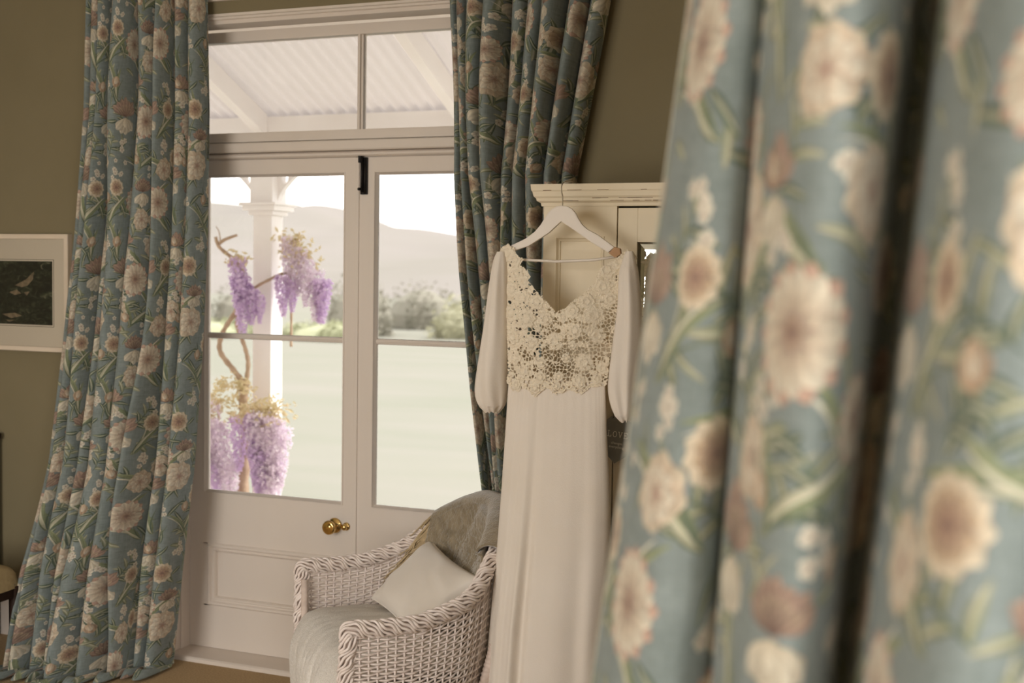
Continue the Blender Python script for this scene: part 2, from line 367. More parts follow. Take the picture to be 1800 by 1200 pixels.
# jambs and head lining
jb = empty('trim_2', (0, 0, 0)); tag(jb, 'white door frame lining with threshold step under the French doors', 'trim', kind='structure')
for s in (-1, 1):
    x0, x1 = sorted((s * 0.787, s * 0.83))
    MB().box(x0, x1, 0.0, 0.24, 0.0, 2.62).build('jamb', M_white, jb)
    x0, x1 = sorted((s * 0.780, s * 0.787))
    MB().box(x0, x1, 0.075, 0.129, 0.016, 2.59).build('door_stop', M_white, jb, bevel=0.002)
MB().box(-0.787, 0.787, 0.0, 0.24, 2.595, 2.62).build('head_lining', M_white, jb)
MB().prism_x([(0.006, 2.595), (0.006, 2.580), (0.06, 2.572), (0.07, 2.585), (0.09, 2.578), (0.10, 2.595)], -0.785, 0.785).build('head_bead', M_white, jb)
MB().prism_x([(-0.004, 0.0), (-0.004, 0.014), (0.004, 0.019), (0.24, 0.022), (0.24, 0.0)], -0.80, 0.80).build('threshold', M_white, jb)
MB().prism_x([(0.092, 2.083), (0.088, 2.088), (0.088, 2.119), (0.093, 2.123), (0.22, 2.123), (0.22, 2.083)], -0.787, 0.787).build('transom_bar', M_white, jb)
MB().prism_x([(0.112, 2.061), (0.106, 2.066), (0.106, 2.074), (0.115, 2.081), (0.22, 2.081), (0.22, 2.0595), (0.131, 2.0595), (0.131, 2.061)], -0.787, 0.787).build('transom_stop', M_white, jb)

# transom window over the doors
tw = empty('window_1', (0, 0, 2.125)); tag(tw, 'white two pane transom window over the French doors', 'window', kind='structure')
MB().box(-0.785, 0.785, 0.11, 0.155, 0.002, 0.040).build('bottom_rail', M_white, tw, bevel=0.003)
MB().box(-0.785, 0.785, 0.11, 0.155, 0.405, 0.447).build('top_rail', M_white, tw, bevel=0.003)
for s in (-1, 1): MB().box(min(s * 0.785, s * 0.735), max(s * 0.785, s * 0.735), 0.11, 0.155, 0.04, 0.405).build('stile', M_white, tw, bevel=0.003)
MB().prism_y([(0.004, 0.038), (0.030, 0.038), (0.030, 0.407), (0.004, 0.407)], 0.122, 0.15).build('mullion', M_white, tw, bevel=0.003)
MB().box(0.013, 0.021, 0.112, 0.13, 0.038, 0.407).build('mullion_bead', M_white, tw, bevel=0.002)
MB().box(-0.737, 0.006, 0.134, 0.138, 0.036, 0.409).build('pane', M_glass, tw)
MB().box(0.028, 0.737, 0.134, 0.138, 0.036, 0.409).build('pane', M_glass, tw)

# French doors
LY, LT = 0.131, 0.044
def leaf(name, x0, x1, g0, g1, label):
    e = empty(name, (0, 0, 0)); tag(e, label, 'door', kind='structure')
    MB().box(x0, g0 - 0.008, LY, LY + LT, 0.022, 2.058).build('stile', M_white, e)
    MB().box(g1 + 0.008, x1, LY, LY + LT, 0.022, 2.058).build('stile', M_white, e)
    MB().box(g0 - 0.008, g1 + 0.008, LY, LY + LT, 2.0, 2.058).build('top_rail', M_white, e)
    MB().box(g0 - 0.008, g1 + 0.008, LY, LY + LT, 0.462, 0.679).build('lock_rail', M_white, e)
    MB().box(g0 - 0.008, g1 + 0.008, LY, LY + LT, 0.022, 0.205).build('bottom_rail', M_white, e)
    # glazing bead: sloping into the glass with a small step
    MB().frame(g0 - 0.010, g1 + 0.010, 0.677, 2.002, ((0, LY + 0.001), (0, LY - 0.003), (0.004, LY - 0.004), (0.007, LY + 0.003), (0.013, LY + 0.012), (0.013, LY + 0.02))).build('glazing_bead', M_white, e)
    MB().prism_x([(LY + 0.008, 1.337), (LY + 0.012, 1.346), (LY + 0.024, 1.349), (LY + 0.036, 1.346), (LY + 0.04, 1.337), (LY + 0.036, 1.328), (LY + 0.024, 1.325), (LY + 0.012, 1.328)], g0, g1).build('muntin', M_white, e)
    MB().box(g0 - 0.006, g1 + 0.006, LY + 0.022, LY + 0.026, 0.68, 1.337).build('pane', M_glass, e)
    MB().box(g0 - 0.006, g1 + 0.006, LY + 0.022, LY + 0.026, 1.337, 2.0).build('pane', M_glass, e)
    p0, p1 = g0 + 0.013, g1 - 0.033
    MB().box(g0 - 0.008, p0 + 0.004, LY, LY + LT, 0.2, 0.466).build('panel_fillet', M_white, e)
    MB().box(p1 - 0.004, g1 + 0.008, LY, LY + LT, 0.2, 0.466).build('panel_fillet', M_white, e)
    MB().box(p0, p1, LY + 0.012, LY + 0.03, 0.2, 0.47).build('panel', M_white, e)
    MB().frame(p0, p1, 0.204, 0.468, ((0, LY + 0.001), (0, LY - 0.006), (0.006, LY - 0.012), (0.014, LY - 0.011), (0.019, LY - 0.003), (0.024, LY - 0.002), (0.028, LY - 0.006), (0.033, LY - 0.003), (0.038, LY + 0.008), (0.038, LY + 0.014))).build('panel_moulding', M_white, e)
    return e
d1 = leaf('door_1', -0.778, -0.002, -0.70, -0.060, 'white glazed French door leaf with the brass knob')
d2 = leaf('door_2', 0.002, 0.778, 0.087, 0.70, 'white glazed French door leaf with the black bolt')
MB().prism_y([(-0.003, 0.024), (0.0135, 0.024), (0.0135, 2.056), (-0.003, 2.056)], LY - 0.006, LY + 0.002).build('astragal', M_white, d2, bevel=0.002)
kn = MB().lathe([(0.030, 0.0), (0.031, 0.004), (0.028, 0.008), (0.018, 0.010), (0.016, 0.014), (0.012, 0.018), (0.012, 0.030), (0.018, 0.034), (0.026, 0.040), (0.0285, 0.048), (0.028, 0.056), (0.023, 0.061), (0.021, 0.0605), (0.012, 0.0635), (0.003, 0.0642)], (-0.083, LY, 0.594), 'Y', 32).build('knob', M_brass, d1, smooth=True); kn['label'] = 'polished brass round door knob'
th = MB().lathe([(0.0165, 0.0), (0.0165, 0.003), (0.013, 0.006), (0.006, 0.007), (0.006, 0.014)], (-0.032, LY, 0.594), 'Y', 20).build('thumb_turn_rose', M_brass, d1, smooth=True); th['label'] = 'small brass thumb turn plate'
MB().lathe([(0.003, 0.012), (0.010, 0.014), (0.0135, 0.020), (0.010, 0.027), (0.003, 0.029)], (-0.032, LY, 0.594), 'Y', 16).build('thumb_turn', M_brass, th, smooth=True)
bo = MB().box(0.021, 0.051, LY - 0.010, LY, 1.912, 2.056).build('bolt_plate', M_black, d2, bevel=0.003); bo['label'] = 'black iron surface bolt'
MB().tube([(0.030, LY - 0.014, 1.92), (0.030, LY - 0.014, 2.066)], 0.006, 8).build('bolt_rod', M_black, bo, smooth=True)
MB().tube([(0.044, LY - 0.013, 1.914), (0.044, LY - 0.013, 2.05)], 0.005, 8).build('bolt_guide', M_black, bo, smooth=True)
MB().box(0.016, 0.026, LY - 0.02, LY, 2.035, 2.066).build('bolt_keeper', M_black, bo, bevel=0.002)
MB().lathe([(0.003, 0), (0.003, 0.010), (0.006, 0.013), (0.006, 0.02), (0.002, 0.023)], (0.024, LY - 0.008, 1.932), 'Y', 10).build('bolt_knob', M_black, bo, smooth=True)


# ------------------------------------------------------------------ veranda, garden and hills outside
M_vwhite = mat('veranda_white_paint', (245, 241, 239), (240, 235, 232), rough=0.6, scale=4)
M_sheet = mat('translucent_corrugated_roofing', (214, 208, 206), (210, 204, 201), rough=0.5, scale=2, trans=0.10)  # translucency added to brighten the roof underside and the veranda
M_deck = mat('pale_deck_boards', (214, 206, 196), (198, 190, 178), rough=0.7, scale=6, stretch=(0.3, 6, 1))
M_lawn = mat('lawn_grass', (128, 125, 117), (121, 121, 110), rough=1.0, scale=0.9, spec=0.0, stretch=(0.25, 1, 1), bump=0.3, bscale=30)
M_hill = mat('dry_hill_grass', (129, 123, 120), (121, 117, 110), rough=1.0, scale=0.02, spec=0.0, detail=8)
M_vine = mat('wisteria_bark', (190, 166, 142), (164, 140, 118), rough=0.9, scale=20, bump=0.5, bscale=60)
M_flower = mat('wisteria_lilac', (214, 188, 224), (232, 216, 234), rough=0.7, scale=26, trans=0.4)
M_flower2 = mat('wisteria_pale', (228, 212, 228), (240, 232, 236), rough=0.7, scale=26, trans=0.4)
M_young = mat('young_bronze_leaves', (220, 202, 168), (206, 194, 152), rough=0.8, scale=20, trans=0.35)
M_shrubA = mat('flax_blades', (160, 156, 130), (146, 143, 118), rough=0.8, scale=3, trans=0.2)
M_shrubB = mat('grey_green_shrub', (142, 136, 124), (130, 127, 113), rough=0.9, scale=3, trans=0.2)
M_shrubC = mat('bright_low_hedge', (168, 168, 138), (156, 158, 128), rough=0.9, scale=3, trans=0.2)

M_clad = mat('white_bounce_board', (232, 228, 222), (224, 219, 212), rough=0.7, scale=3)  # unseen pale boards, added to bounce light onto the veranda post
cl_ = empty('bounce_cladding', (0, 0.2, 0)); tag(cl_, 'unseen white weatherboards added outside the house wall to bounce light', 'cladding', kind='structure')
for k in range(19):
    z0 = -0.45 + k * 0.18
    for x0, x1 in (((-4.5, -0.83), (0.83, 3.0)) if z0 < 2.6 else ((-4.5, 3.0),)):
        MB().prism_x([(0.0, z0), (0.028, z0), (0.010, z0 + 0.19), (0.0, z0 + 0.19)], x0, x1).build('bounce_board', M_clad, cl_)
VY = 1.9                                    # line of the veranda beam
ver = empty('veranda', (0, 0, 0)); tag(ver, 'white veranda with corrugated roof and timber post outside the doors', 'veranda', kind='structure')
SL = 0.42; ZB = 2.49
def zroof(y): return ZB + (VY - y) * SL
# corrugated sheets, each its own panel
def sheet(x0, x1):
    n = int((x1 - x0) / 0.0127) ; xs = np.linspace(x0, x1, n + 1); ys = np.array([0.2, 1.0, 2.25])
    P = np.zeros((3, n + 1, 3)); P[..., 0] = xs[None]; P[..., 1] = ys[:, None]
    P[..., 2] = ZB + 0.02 + (VY - ys[:, None]) * SL + 0.011 * np.sin(xs[None] * 2 * PI / 0.0762)
    return grid_mesh('roof_sheet', P, M_sheet, ver)
for k in range(9): sheet(-4.2 + k * 0.76, -4.2 + (k + 1) * 0.76)
for x in (-3.7, -2.62, -1.55, -0.28, 0.80, 1.88):
    a = [(x - 0.028, 0.2), (x + 0.028, 0.2)]
    m = MB(); i = m.add([(x - .03, .2, zroof(.2)), (x + .03, .2, zroof(.2)), (x + .03, VY - .03, zroof(VY - .03)), (x - .03, VY - .03, zroof(VY - .03)),
                         (x - .03, .2, zroof(.2) - .12), (x + .03, .2, zroof(.2) - .12), (x + .03, VY - .03, zroof(VY - .03) - .12), (x - .03, VY - .03, zroof(VY - .03) - .12)])
    for q in ((0, 1, 2, 3), (7, 6, 5, 4), (0, 4, 5, 1), (1, 5, 6, 2), (2, 6, 7, 3), (3, 7, 4, 0)): m.f.append(q)
    m.build('rafter', M_vwhite, ver)
MB().box(-4.3, 2.8, VY - 0.03, VY + 0.05, 2.30, ZB).build('beam', M_vwhite, ver)
for k in range(13): MB().box(-4.2, 2.8, 0.26 + k * 0.145, 0.26 + k * 0.145 + 0.138, -0.05, -0.02).build('deck_board', M_deck, ver)
def post(x):
    s = 0.061
    p = MB().box(x - s, x + s, VY - s, VY + s, -0.02, 2.30).build('post', M_vwhite, ver, bevel=0.006)
    for (z0, z1, e) in ((1.93, 1.955, 0.02), (1.955, 1.985, 0.045), (1.985, 2.0, 0.06)):
        MB().box(x - s - e, x + s + e, VY - s - e, VY + s + e, z0, z1).build('capital_moulding', M_vwhite, p, bevel=0.005)
    MB().box(x - 0.075, x + 0.075, VY - 0.075, VY + 0.075, 2.0, 2.30).build('post_head', M_vwhite, p, bevel=0.004)
    for sg in (-1, 1):
        # curved fretwork bracket with one oval opening
        out = []
        for k in range(13):
            a = k / 12 * PI / 2
            t_ = k / 12; out.append((x + sg * (0.070 + 0.33 * t_ ** 1.15), 2.0 + 0.30 * t_ ** 0.75))
        inner = [(x + sg * 0.070, 2.30)]
        hole = [(x + sg * (0.122 + 0.024 * math.cos(q * PI / 8)) , 2.175 + 0.068 * math.sin(q * PI / 8)) for q in range(16)]
        bm = bmesh.new()
        for y in (VY - 0.02,):
            o1 = [bm.verts.new((px_, y, pz_)) for px_, pz_ in out + inner]
            e1 = [bm.edges.new((o1[i], o1[(i + 1) % len(o1)])) for i in range(len(o1))]
            h1 = [bm.verts.new((px_, y, pz_)) for px_, pz_ in hole]
            e2 = [bm.edges.new((h1[i], h1[(i + 1) % len(h1)])) for i in range(len(h1))]
            bmesh.ops.triangle_fill(bm, edges=e1 + e2, use_beauty=True)
        r = bmesh.ops.extrude_face_region(bm, geom=list(bm.faces))
        for v in r['geom']:
            if isinstance(v, bmesh.types.BMVert): v.co.y += 0.04
        bmesh.ops.recalc_face_normals(bm, faces=bm.faces)
        me = bpy.data.meshes.new('bracket'); bm.to_mesh(me); bm.free(); me.materials.append(M_vwhite)
        o = bpy.data.objects.new('bracket', me); COL.objects.link(o); o.parent = p
for x in (-3.93, -1.53, 0.87): post(x)

# lawn
xs = np.linspace(-90, 60, 90); ys = np.linspace(0.2, 95, 70)
P = np.zeros((70, 90, 3)); P[..., 0] = xs[None]; P[..., 1] = ys[:, None]
P[..., 2] = -0.5 + (vnoise(P[..., 0] * 0.15, P[..., 1] * 0.15, 3) - 0.5) * 0.10
tag(grid_mesh('lawn', P, M_lawn), 'wide pale green lawn outside the French doors', 'lawn', kind='structure')
# ground on the other sides of the house
tag(MB().box(-60, 60, -60, 0.2, -0.7, -0.55).build('garden_ground', M_lawn), 'grass around the rest of the house', 'ground', kind='structure')
# hills
def hill(name, pts, y0, depth, seed, label):
    n = 90; c = catmull(pts, n); m_ = 26
    P = np.zeros((m_, n, 3))
    for j in range(m_):
        f = j / (m_ - 1)
        P[j, :, 0] = c[:, 0] * (1 + 0.25 * f); P[j, :, 1] = y0 + depth * f
        P[j, :, 2] = -1 + c[:, 1] * math.sin(f * PI / 2) ** 0.8 + (vnoise(c[:, 0] * 0.05, np.full(n, j * 0.8), seed) - 0.5) * c[:, 1] * 0.16 * math.sin(f * PI)
    return tag(grid_mesh(name, P, M_hill), label, 'hill', kind='structure')
hill('hill', [(-300, 22), (-240, 25), (-200, 24), (-175, 22), (-158, 21), (-148, 20.4), (-138, 19.5), (-130, 20), (-124, 20), (-116, 17), (-111, 15), (-103, 14.3), (-97, 13.2), (-85, 11.5), (-60, 12), (-30, 14), (20, 13), (120, 9)], 150, 130, 4, 'pale hazy hill on the horizon behind the garden')
hill('hill', [(-200, 5), (-120, 4.5), (-90, 5.5), (-75, 4), (-65, 3.2), (-55, 4.4), (-40, 5), (-20, 4), (0, 3), (60, 3)], 95, 60, 9, 'low scrubby rise in front of the pale hill')

def tuft(name, loc, r, h, n, m, seed, label, cat, blade=False, group=None):
    rg = random.Random(seed); b = MB()
    for k in range(n):
        if blade:
            a = rg.uniform(0, 2 * PI); L = h * rg.uniform(0.6, 1.05); lean = rg.uniform(0.1, 0.9); w = rg.uniform(0.03, 0.06)
            bx, by = rg.gauss(0, r * 0.25), rg.gauss(0, r * 0.25)
            d = Vector((math.cos(a), math.sin(a), 0)); sd = Vector((-d.y, d.x, 0)) * w
            pts = [Vector((bx, by, 0)) + d * (r * lean * (t ** 2)) + Vector((0, 0, L * (t - 0.35 * lean * t * t))) for t in (0, 0.4, 0.75, 1.0)]
            i = b.add([pts[0] - sd, pts[0] + sd, pts[1] + sd, pts[1] - sd, pts[2] + sd * 0.7, pts[2] - sd * 0.7, pts[3]])
            b.f += [(i[0], i[1], i[2], i[3]), (i[3], i[2], i[4], i[5]), (i[5], i[4], i[6])]
        else:
            th, ph = rg.uniform(0, 2 * PI), math.acos(rg.uniform(-0.2, 1)); q = rg.uniform(0.72, 1.0) * (0.85 + 0.3 * math.sin(3 * th + seed))
            c = Vector((math.cos(th) * math.sin(ph) * r * q, math.sin(th) * math.sin(ph) * r * q, max(0.02, h * (0.12 + 0.86 * math.cos(ph) * q))))
            s = rg.uniform(0.05, 0.12) * (0.5 + r * 0.35); nrm = Vector((rg.gauss(0, 1), rg.gauss(0, 1), rg.gauss(0, 1))).normalized()
            t1 = nrm.orthogonal().normalized() * s; t2 = nrm.cross(t1)
            i = b.add([c - t1, c + t2 * 0.55, c + t1, c - t2 * 0.55]); b.f.append(tuple(i))
    if not blade:
        ring = [b.add([(math.cos(a_) * r * f_ * 0.72, math.sin(a_) * r * f_ * 0.72, max(0.0, h * z_ * 0.8)) for a_ in [2 * PI * t / 12 for t in range(12)]]) for f_, z_ in ((1.0, 0.0), (1.05, 0.35), (0.85, 0.7), (0.4, 0.95), (0.05, 1.0))]
        for a_, b_ in zip(ring, ring[1:]): b.quad_strip(a_, b_)
    e = empty(name, loc); b.build('leaf_mass', m, e)
    return tag(e, label, cat, group)
Z0 = -0.5
tuft('flax_bush', (-25.6, 29.5, Z0), 1.7, 3.4, 420, M_shrubA, 1, 'pale spiky flax bush at the lawn edge beside the wisteria', 'bush', blade=True)
tuft('garden_shrub', (-22.3, 32.5, Z0), 1.1, 1.7, 900, M_shrubB, 2, 'grey green rounded shrub next to the flax bush', 'shrub')
tuft('garden_shrub', (-17.6, 33.0, Z0), 1.5, 2.1, 1200, M_shrubB, 3, 'dark grey green shrub seen to the right of the veranda post', 'shrub')
tuft('garden_shrub', (-18.3, 39.5, Z0), 1.7, 1.9, 1000, M_shrubB, 5, 'low muted shrub behind the door stile, beside the dark shrub', 'shrub')
tuft('low_hedge', (-16.6, 29.2, Z0), 1.7, 0.62, 1500, M_shrubC, 4, 'bright green low hedge clump at the foot of the dark shrub', 'hedge')
tuft('low_hedge', (-20.9, 28.6, Z0), 1.6, 0.62, 1300, M_shrubC, 6, 'bright green low hedge clump at the foot of the flax bush', 'hedge')
_rg = random.Random(5)
scrubs = ['widest pale scrub bush at the lawn edge seen through the other door', 'small scrub bush at the lawn edge just past the widest one', 'tall thin scrub bush at the far lawn edge near the curtain', 'round scrub bush half hidden at the curtain edge', 'scrub bush next to the door stile at the lawn edge']
for k, (x, y, r, h) in enumerate(((-13.4, 33.5, 1.9, 1.5), (-13.0, 38.5, 1.3, 1.7), (-9.6, 35.0, 1.0, 2.2), (-9.6, 40.5, 1.7, 2.1), (-17.6, 44.5, 1.4, 1.7))):
    tuft('scrub_bush', (x, y, Z0), r, h, 900, M_shrubB if k % 2 else M_shrubA, 20 + k, scrubs[k], 'bush', group='scrub bushes along the lawn edge')

# wisteria on the veranda post
wis = empty('wisteria_vine', (-1.62, VY - 0.10, -0.02)); tag(wis, 'flowering lilac wisteria vine climbing the white veranda post', 'vine')
def wp(x, y, z): return (x + 1.62, y - (VY - 0.10), z + 0.02)
def vine(pts, r0, r1, name='stem'):
    c = catmull([wp(*p) for p in pts], 8 * len(pts)); n = len(c)
    rr = [(r0 + (r1 - r0) * i / n) * (1 + 0.12 * math.sin(i * 1.7)) for i in range(n)]
    MB().tube(c, rr, 8).build(name, M_vine, wis, smooth=True)
vine([(-1.60, 1.74, -0.02), (-1.59, 1.75, 0.4), (-1.58, 1.76, 0.72), (-1.60, 1.76, 0.86), (-1.585, 1.76, 0.98)], 0.034, 0.026, 'trunk')
vine([(-1.585, 1.76, 0.96), (-1.66, 1.74, 1.05), (-1.745, 1.74, 1.15), (-1.735, 1.75, 1.25), (-1.66, 1.75, 1.36), (-1.60, 1.75, 1.46), (-1.59, 1.75, 1.56), (-1.64, 1.74, 1.66), (-1.735, 1.72, 1.74), (-1.755, 1.71, 1.80)], 0.017, 0.010)
vine([(-1.585, 1.76, 0.96), (-1.575, 1.77, 1.08), (-1.60, 1.77, 1.18), (-1.645, 1.76, 1.30), (-1.62, 1.76, 1.42), (-1.56, 1.78, 1.50), (-1.46, 1.80, 1.56), (-1.38, 1.86, 1.60), (-1.30, 1.88, 1.55)], 0.014, 0.007)
vine([(-1.735, 1.72, 1.765), (-1.70, 1.72, 1.785), (-1.655, 1.72, 1.80), (-1.62, 1.72, 1.81)], 0.011, 0.007)
vine([(-1.73, 1.72, 1.78), (-1.74, 1.72, 1.83), (-1.76, 1.72, 1.86)], 0.004, 0.002, 'twig')
vine([(-1.36, 1.88, 1.18), (-1.36, 1.88, 1.40), (-1.36, 1.87, 1.58), (-1.34, 1.87, 1.70)], 0.008, 0.005)
def raceme_mesh(L, R, n, seed, m):
    rg = random.Random(seed); b = MB()
    b.tube([(0, 0, 0), (0, 0, -L)], 0.0015, 4)
    for k in range(n):
        f = (k + rg.random()) / n; z = -L * f; rr = R * (0.55 + 0.6 * math.sin(PI * min(1, 0.25 + f * 0.8))) * (1 - 0.55 * f) * rg.uniform(0.55, 1.05)
        a = rg.uniform(0, 2 * PI); c = Vector((math.cos(a) * rr, math.sin(a) * rr, z)); s = 0.0125 * (1 - 0.5 * f) * rg.uniform(0.8, 1.2)
        out = Vector((math.cos(a), math.sin(a), rg.uniform(-0.3, 0.5))).normalized(); t = out.cross(Vector((0, 0, 1))).normalized(); u = t.cross(out)
        # banner petal plus two keel petals
        i = b.add([c, c + t * s + u * s * 0.7 + out * s * .3, c + u * s * 1.5 + out * s * .5, c - t * s + u * s * 0.7 + out * s * .3]); b.f.append(tuple(i))
        i = b.add([c, c + out * s * 1.2 - u * s * 0.2 + t * s * .5, c + out * s * 1.3 - u * s * 0.9, c + out * s * .5 - u * s * .8]); b.f.append(tuple(i))
        i = b.add([c, c + out * s * 1.2 - u * s * 0.2 - t * s * .5, c + out * s * 1.3 - u * s * 0.9, c + out * s * .5 - u * s * .8]); b.f.append(tuple(i))
    me = bpy.data.meshes.new('raceme'); me.from_pydata(b.v, [], b.f); me.update(); me.materials.append(m)
    return me
RM = [raceme_mesh(0.30, 0.050, 330, 1, M_flower), raceme_mesh(0.34, 0.055, 380, 2, M_flower2), raceme_mesh(0.24, 0.046, 270, 3, M_flower), raceme_mesh(0.36, 0.06, 420, 4, M_flower2)]
def raceme(k, x, y, z, sc=1.0, rx=0, ry=0):
    o = bpy.data.objects.new('raceme', RM[k]); COL.objects.link(o); o.parent = wis; o.location = wp(x, y, z); o.scale = (sc, sc, sc); o.rotation_euler = (rx, ry, x * 37)
for a in ((0, -1.60, 1.70, 1.68, 0.9), (2, -1.575, 1.69, 1.58, 1.0), (0, -1.555, 1.68, 1.55, 1.05), (2, -1.50, 1.69, 1.50, 0.8), (2, -1.46, 1.71, 1.47, 0.65), (2, -1.60, 1.70, 1.56, 0.7),
          (1, -1.36, 1.86, 1.80, 0.85), (1, -1.30, 1.85, 1.74, 0.8), (3, -1.25, 1.85, 1.68, 0.75), (1, -1.19, 1.85, 1.62, 0.85), (2, -1.14, 1.85, 1.56, 1.0), (2, -1.39, 1.84, 1.58, 0.95), (2, -1.33, 1.84, 1.56, 0.75), (0, -1.165, 1.86, 1.56, 0.8),
          (0, -1.56, 1.66, 0.78, 1.0), (0, -1.47, 1.65, 0.81, 0.7), (1, -1.45, 1.66, 0.80, 1.05), (3, -1.40, 1.67, 0.82, 1.0), (3, -1.35, 1.68, 0.78, 1.0), (1, -1.31, 1.69, 0.74, 1.0), (2, -1.425, 1.65, 0.60, 1.0), (1, -1.37, 1.66, 0.52, 0.9), (0, -1.45, 1.65, 0.64, 0.8), (1, -1.33, 1.67, 0.56, 0.9), (0, -1.41, 1.65, 0.50, 0.8),
          (3, -1.78, 1.70, 0.86, 0.9), (3, -1.74, 1.70, 0.74, 0.9), (3, -1.82, 1.70, 0.68, 0.9), (1, -1.70, 1.69, 0.70, 0.9), (1, -1.87, 1.71, 0.60, 0.9), (3, -1.78, 1.69, 0.58, 0.9), (1, -1.66, 1.68, 0.58, 0.9), (3, -1.91, 1.72, 0.52, 0.8), (1, -1.62, 1.67, 0.52, 0.8), (0, -1.72, 1.68, 0.50, 0.8), (0, -1.84, 1.70, 0.48, 0.8),
          (2, -1.93, 1.72, 1.36, 0.7), (2, -1.90, 1.72, 1.33, 0.5)):
    raceme(*a)
def leaves(name, spots, m, seed):
    rg = random.Random(seed); b = MB()
    for (x, y, z, r, n) in spots:
        for k in range(n):
            c = Vector(wp(x + rg.gauss(0, r), y + rg.gauss(0, r * 0.5), z + rg.gauss(0, r * 0.6))); L = rg.uniform(0.025, 0.05)
            d = Vector((rg.gauss(0, 0.7), rg.gauss(0, 0.7), rg.uniform(-1.0, 0.3))).normalized(); s = d.orthogonal().normalized() * L * 0.2
            n_ = d.cross(s).normalized() * L * 0.1
            i = b.add([c, c + d * L * 0.5 + s + n_, c + d * L, c + d * L * 0.5 - s + n_]); b.f.append((i[0], i[1], i[2])); b.f.append((i[0], i[2], i[3]))
    o = b.build(name, m, wis); o['kind'] = 'stuff'
leaves('young_leaves', ((-1.58, 1.70, 0.97, 0.035, 90), (-1.44, 1.68, 0.82, 0.07, 240), (-1.38, 1.68, 0.84, 0.06, 160), (-1.72, 1.70, 0.88, 0.045, 80), (-1.70, 1.71, 0.97, 0.03, 50), (-1.80, 1.70, 0.80, 0.05, 80), (-1.60, 1.70, 1.67, 0.04, 60), (-1.34, 1.86, 1.78, 0.05, 110), (-1.28, 1.86, 1.70, 0.06, 90), (-1.57, 1.69, 0.80, 0.04, 70)), M_young, 8)

# ------------------------------------------------------------------ curtains at the doors
def fold_profile(s, bounds):
    i = np.clip(np.searchsorted(bounds, s, side='right') - 1, 0, len(bounds) - 2)
    w = bounds[i + 1] - bounds[i]
    return i, (s - bounds[i]) / np.maximum(w, 1e-6), w

def curtain(name, label, zt, xl, yl, xr, yr, widths_top, widths_bot, amps, amp_z, seed, puddle, NS=330, NT=230, uoff=0.0):
    """zt: heights (descending); xl,yl,xr,yr edge tables; amps: fold depths; amp_z: depth factor per height"""
    zt = np.array(zt, float); zz = zt[::-1]
    rows_main = NT - 14
    zs = np.concatenate([np.linspace(zt[0], 0.02, rows_main), np.full(14, 0.012)])
    pud = np.concatenate([np.zeros(rows_main), np.linspace(0, 1, 14)])
    s = np.linspace(0, 1, NS)
    bt = np.concatenate([[0], np.cumsum(widths_top)]); bt /= bt[-1]
    bb = np.concatenate([[0], np.cumsum(widths_bot)]); bb /= bb[-1]
    amps = np.array(amps)
    P = np.zeros((NT, NS, 3))
    for r in range(NT):
        z = zs[r]; t = 1 - z / zt[0]
        f = lambda tab: np.interp(z, zz, np.array(tab, float)[::-1])
        wob = 0.012 * (vnoise(np.arange(len(bt)) * 3.1, np.full(len(bt), z * 1.6), seed) - 0.5) * 2
        bnd = bt * (1 - t) + bb * t + wob; bnd[0] = 0; bnd[-1] = 1; bnd = np.maximum.accumulate(bnd)
        i, p, w = fold_profile(s, bnd)
        q_ = np.clip((p - 0.10) / 0.80, 0, 1); h = np.clip(np.sin(PI * q_), 0, 1) ** 0.55
        a = amps[np.clip(i, 0, len(amps) - 1)] * f(amp_z) * (0.65 + 0.7 * vnoise(i * 5.3, np.full(NS, z * 1.3), seed + 1))
        x0, x1 = f(xl), f(xr)
        lat = -np.sin(2 * PI * p) * w * 0.125
        x = x0 + (x1 - x0) * (s + lat)
        y = f(yl) * (1 - s) + f(yr) * s - a * h
        rip = (vnoise(s * 60, np.full(NS, z * 2.2), seed + 3) - 0.5) * 0.006
        y = y + rip
        if pud[r] > 0:
            q = pud[r]; x = x + (x - 0.5 * (x0 + x1)) * 0.05 * q; y = y - puddle * q * (0.5 + 0.8 * h)
            zrow = 0.012 + 0.02 * np.sin(q * PI) * (0.4 + h)
            P[r, :, 2] = zrow
        else:
            P[r, :, 2] = z + (0.012 * vnoise(s * 9, np.full(NS, 0.3), seed) * t)
        P[r, :, 0] = x; P[r, :, 1] = y
    mid = P[NT // 2]; u = np.concatenate([[0], np.cumsum(np.linalg.norm(np.diff(mid, axis=0), axis=1))])
    dv = np.linalg.norm(np.diff(P[:, NS // 2], axis=0), axis=1); v = np.concatenate([[0], np.cumsum(dv)])
    UV = np.zeros((NT, NS, 2)); UV[..., 0] = u[None] + uoff; UV[..., 1] = -v[:, None]
    e = empty(name, (0.5 * (xl[-1] + xr[-1]), yl[-1], 0)); tag(e, label, 'curtain')
    o = grid_mesh('drape', P - np.array([0.5 * (xl[-1] + xr[-1]), yl[-1], 0]), M_fab, e, UV=UV)
    sm = o.modifiers.new('thickness', 'SOLIDIFY'); sm.thickness = 0.0016; sm.offset = 0
    return e
ZT = [2.96, 2.68, 2.23, 1.75, 1.3, 0.83, 0.4, 0.02]
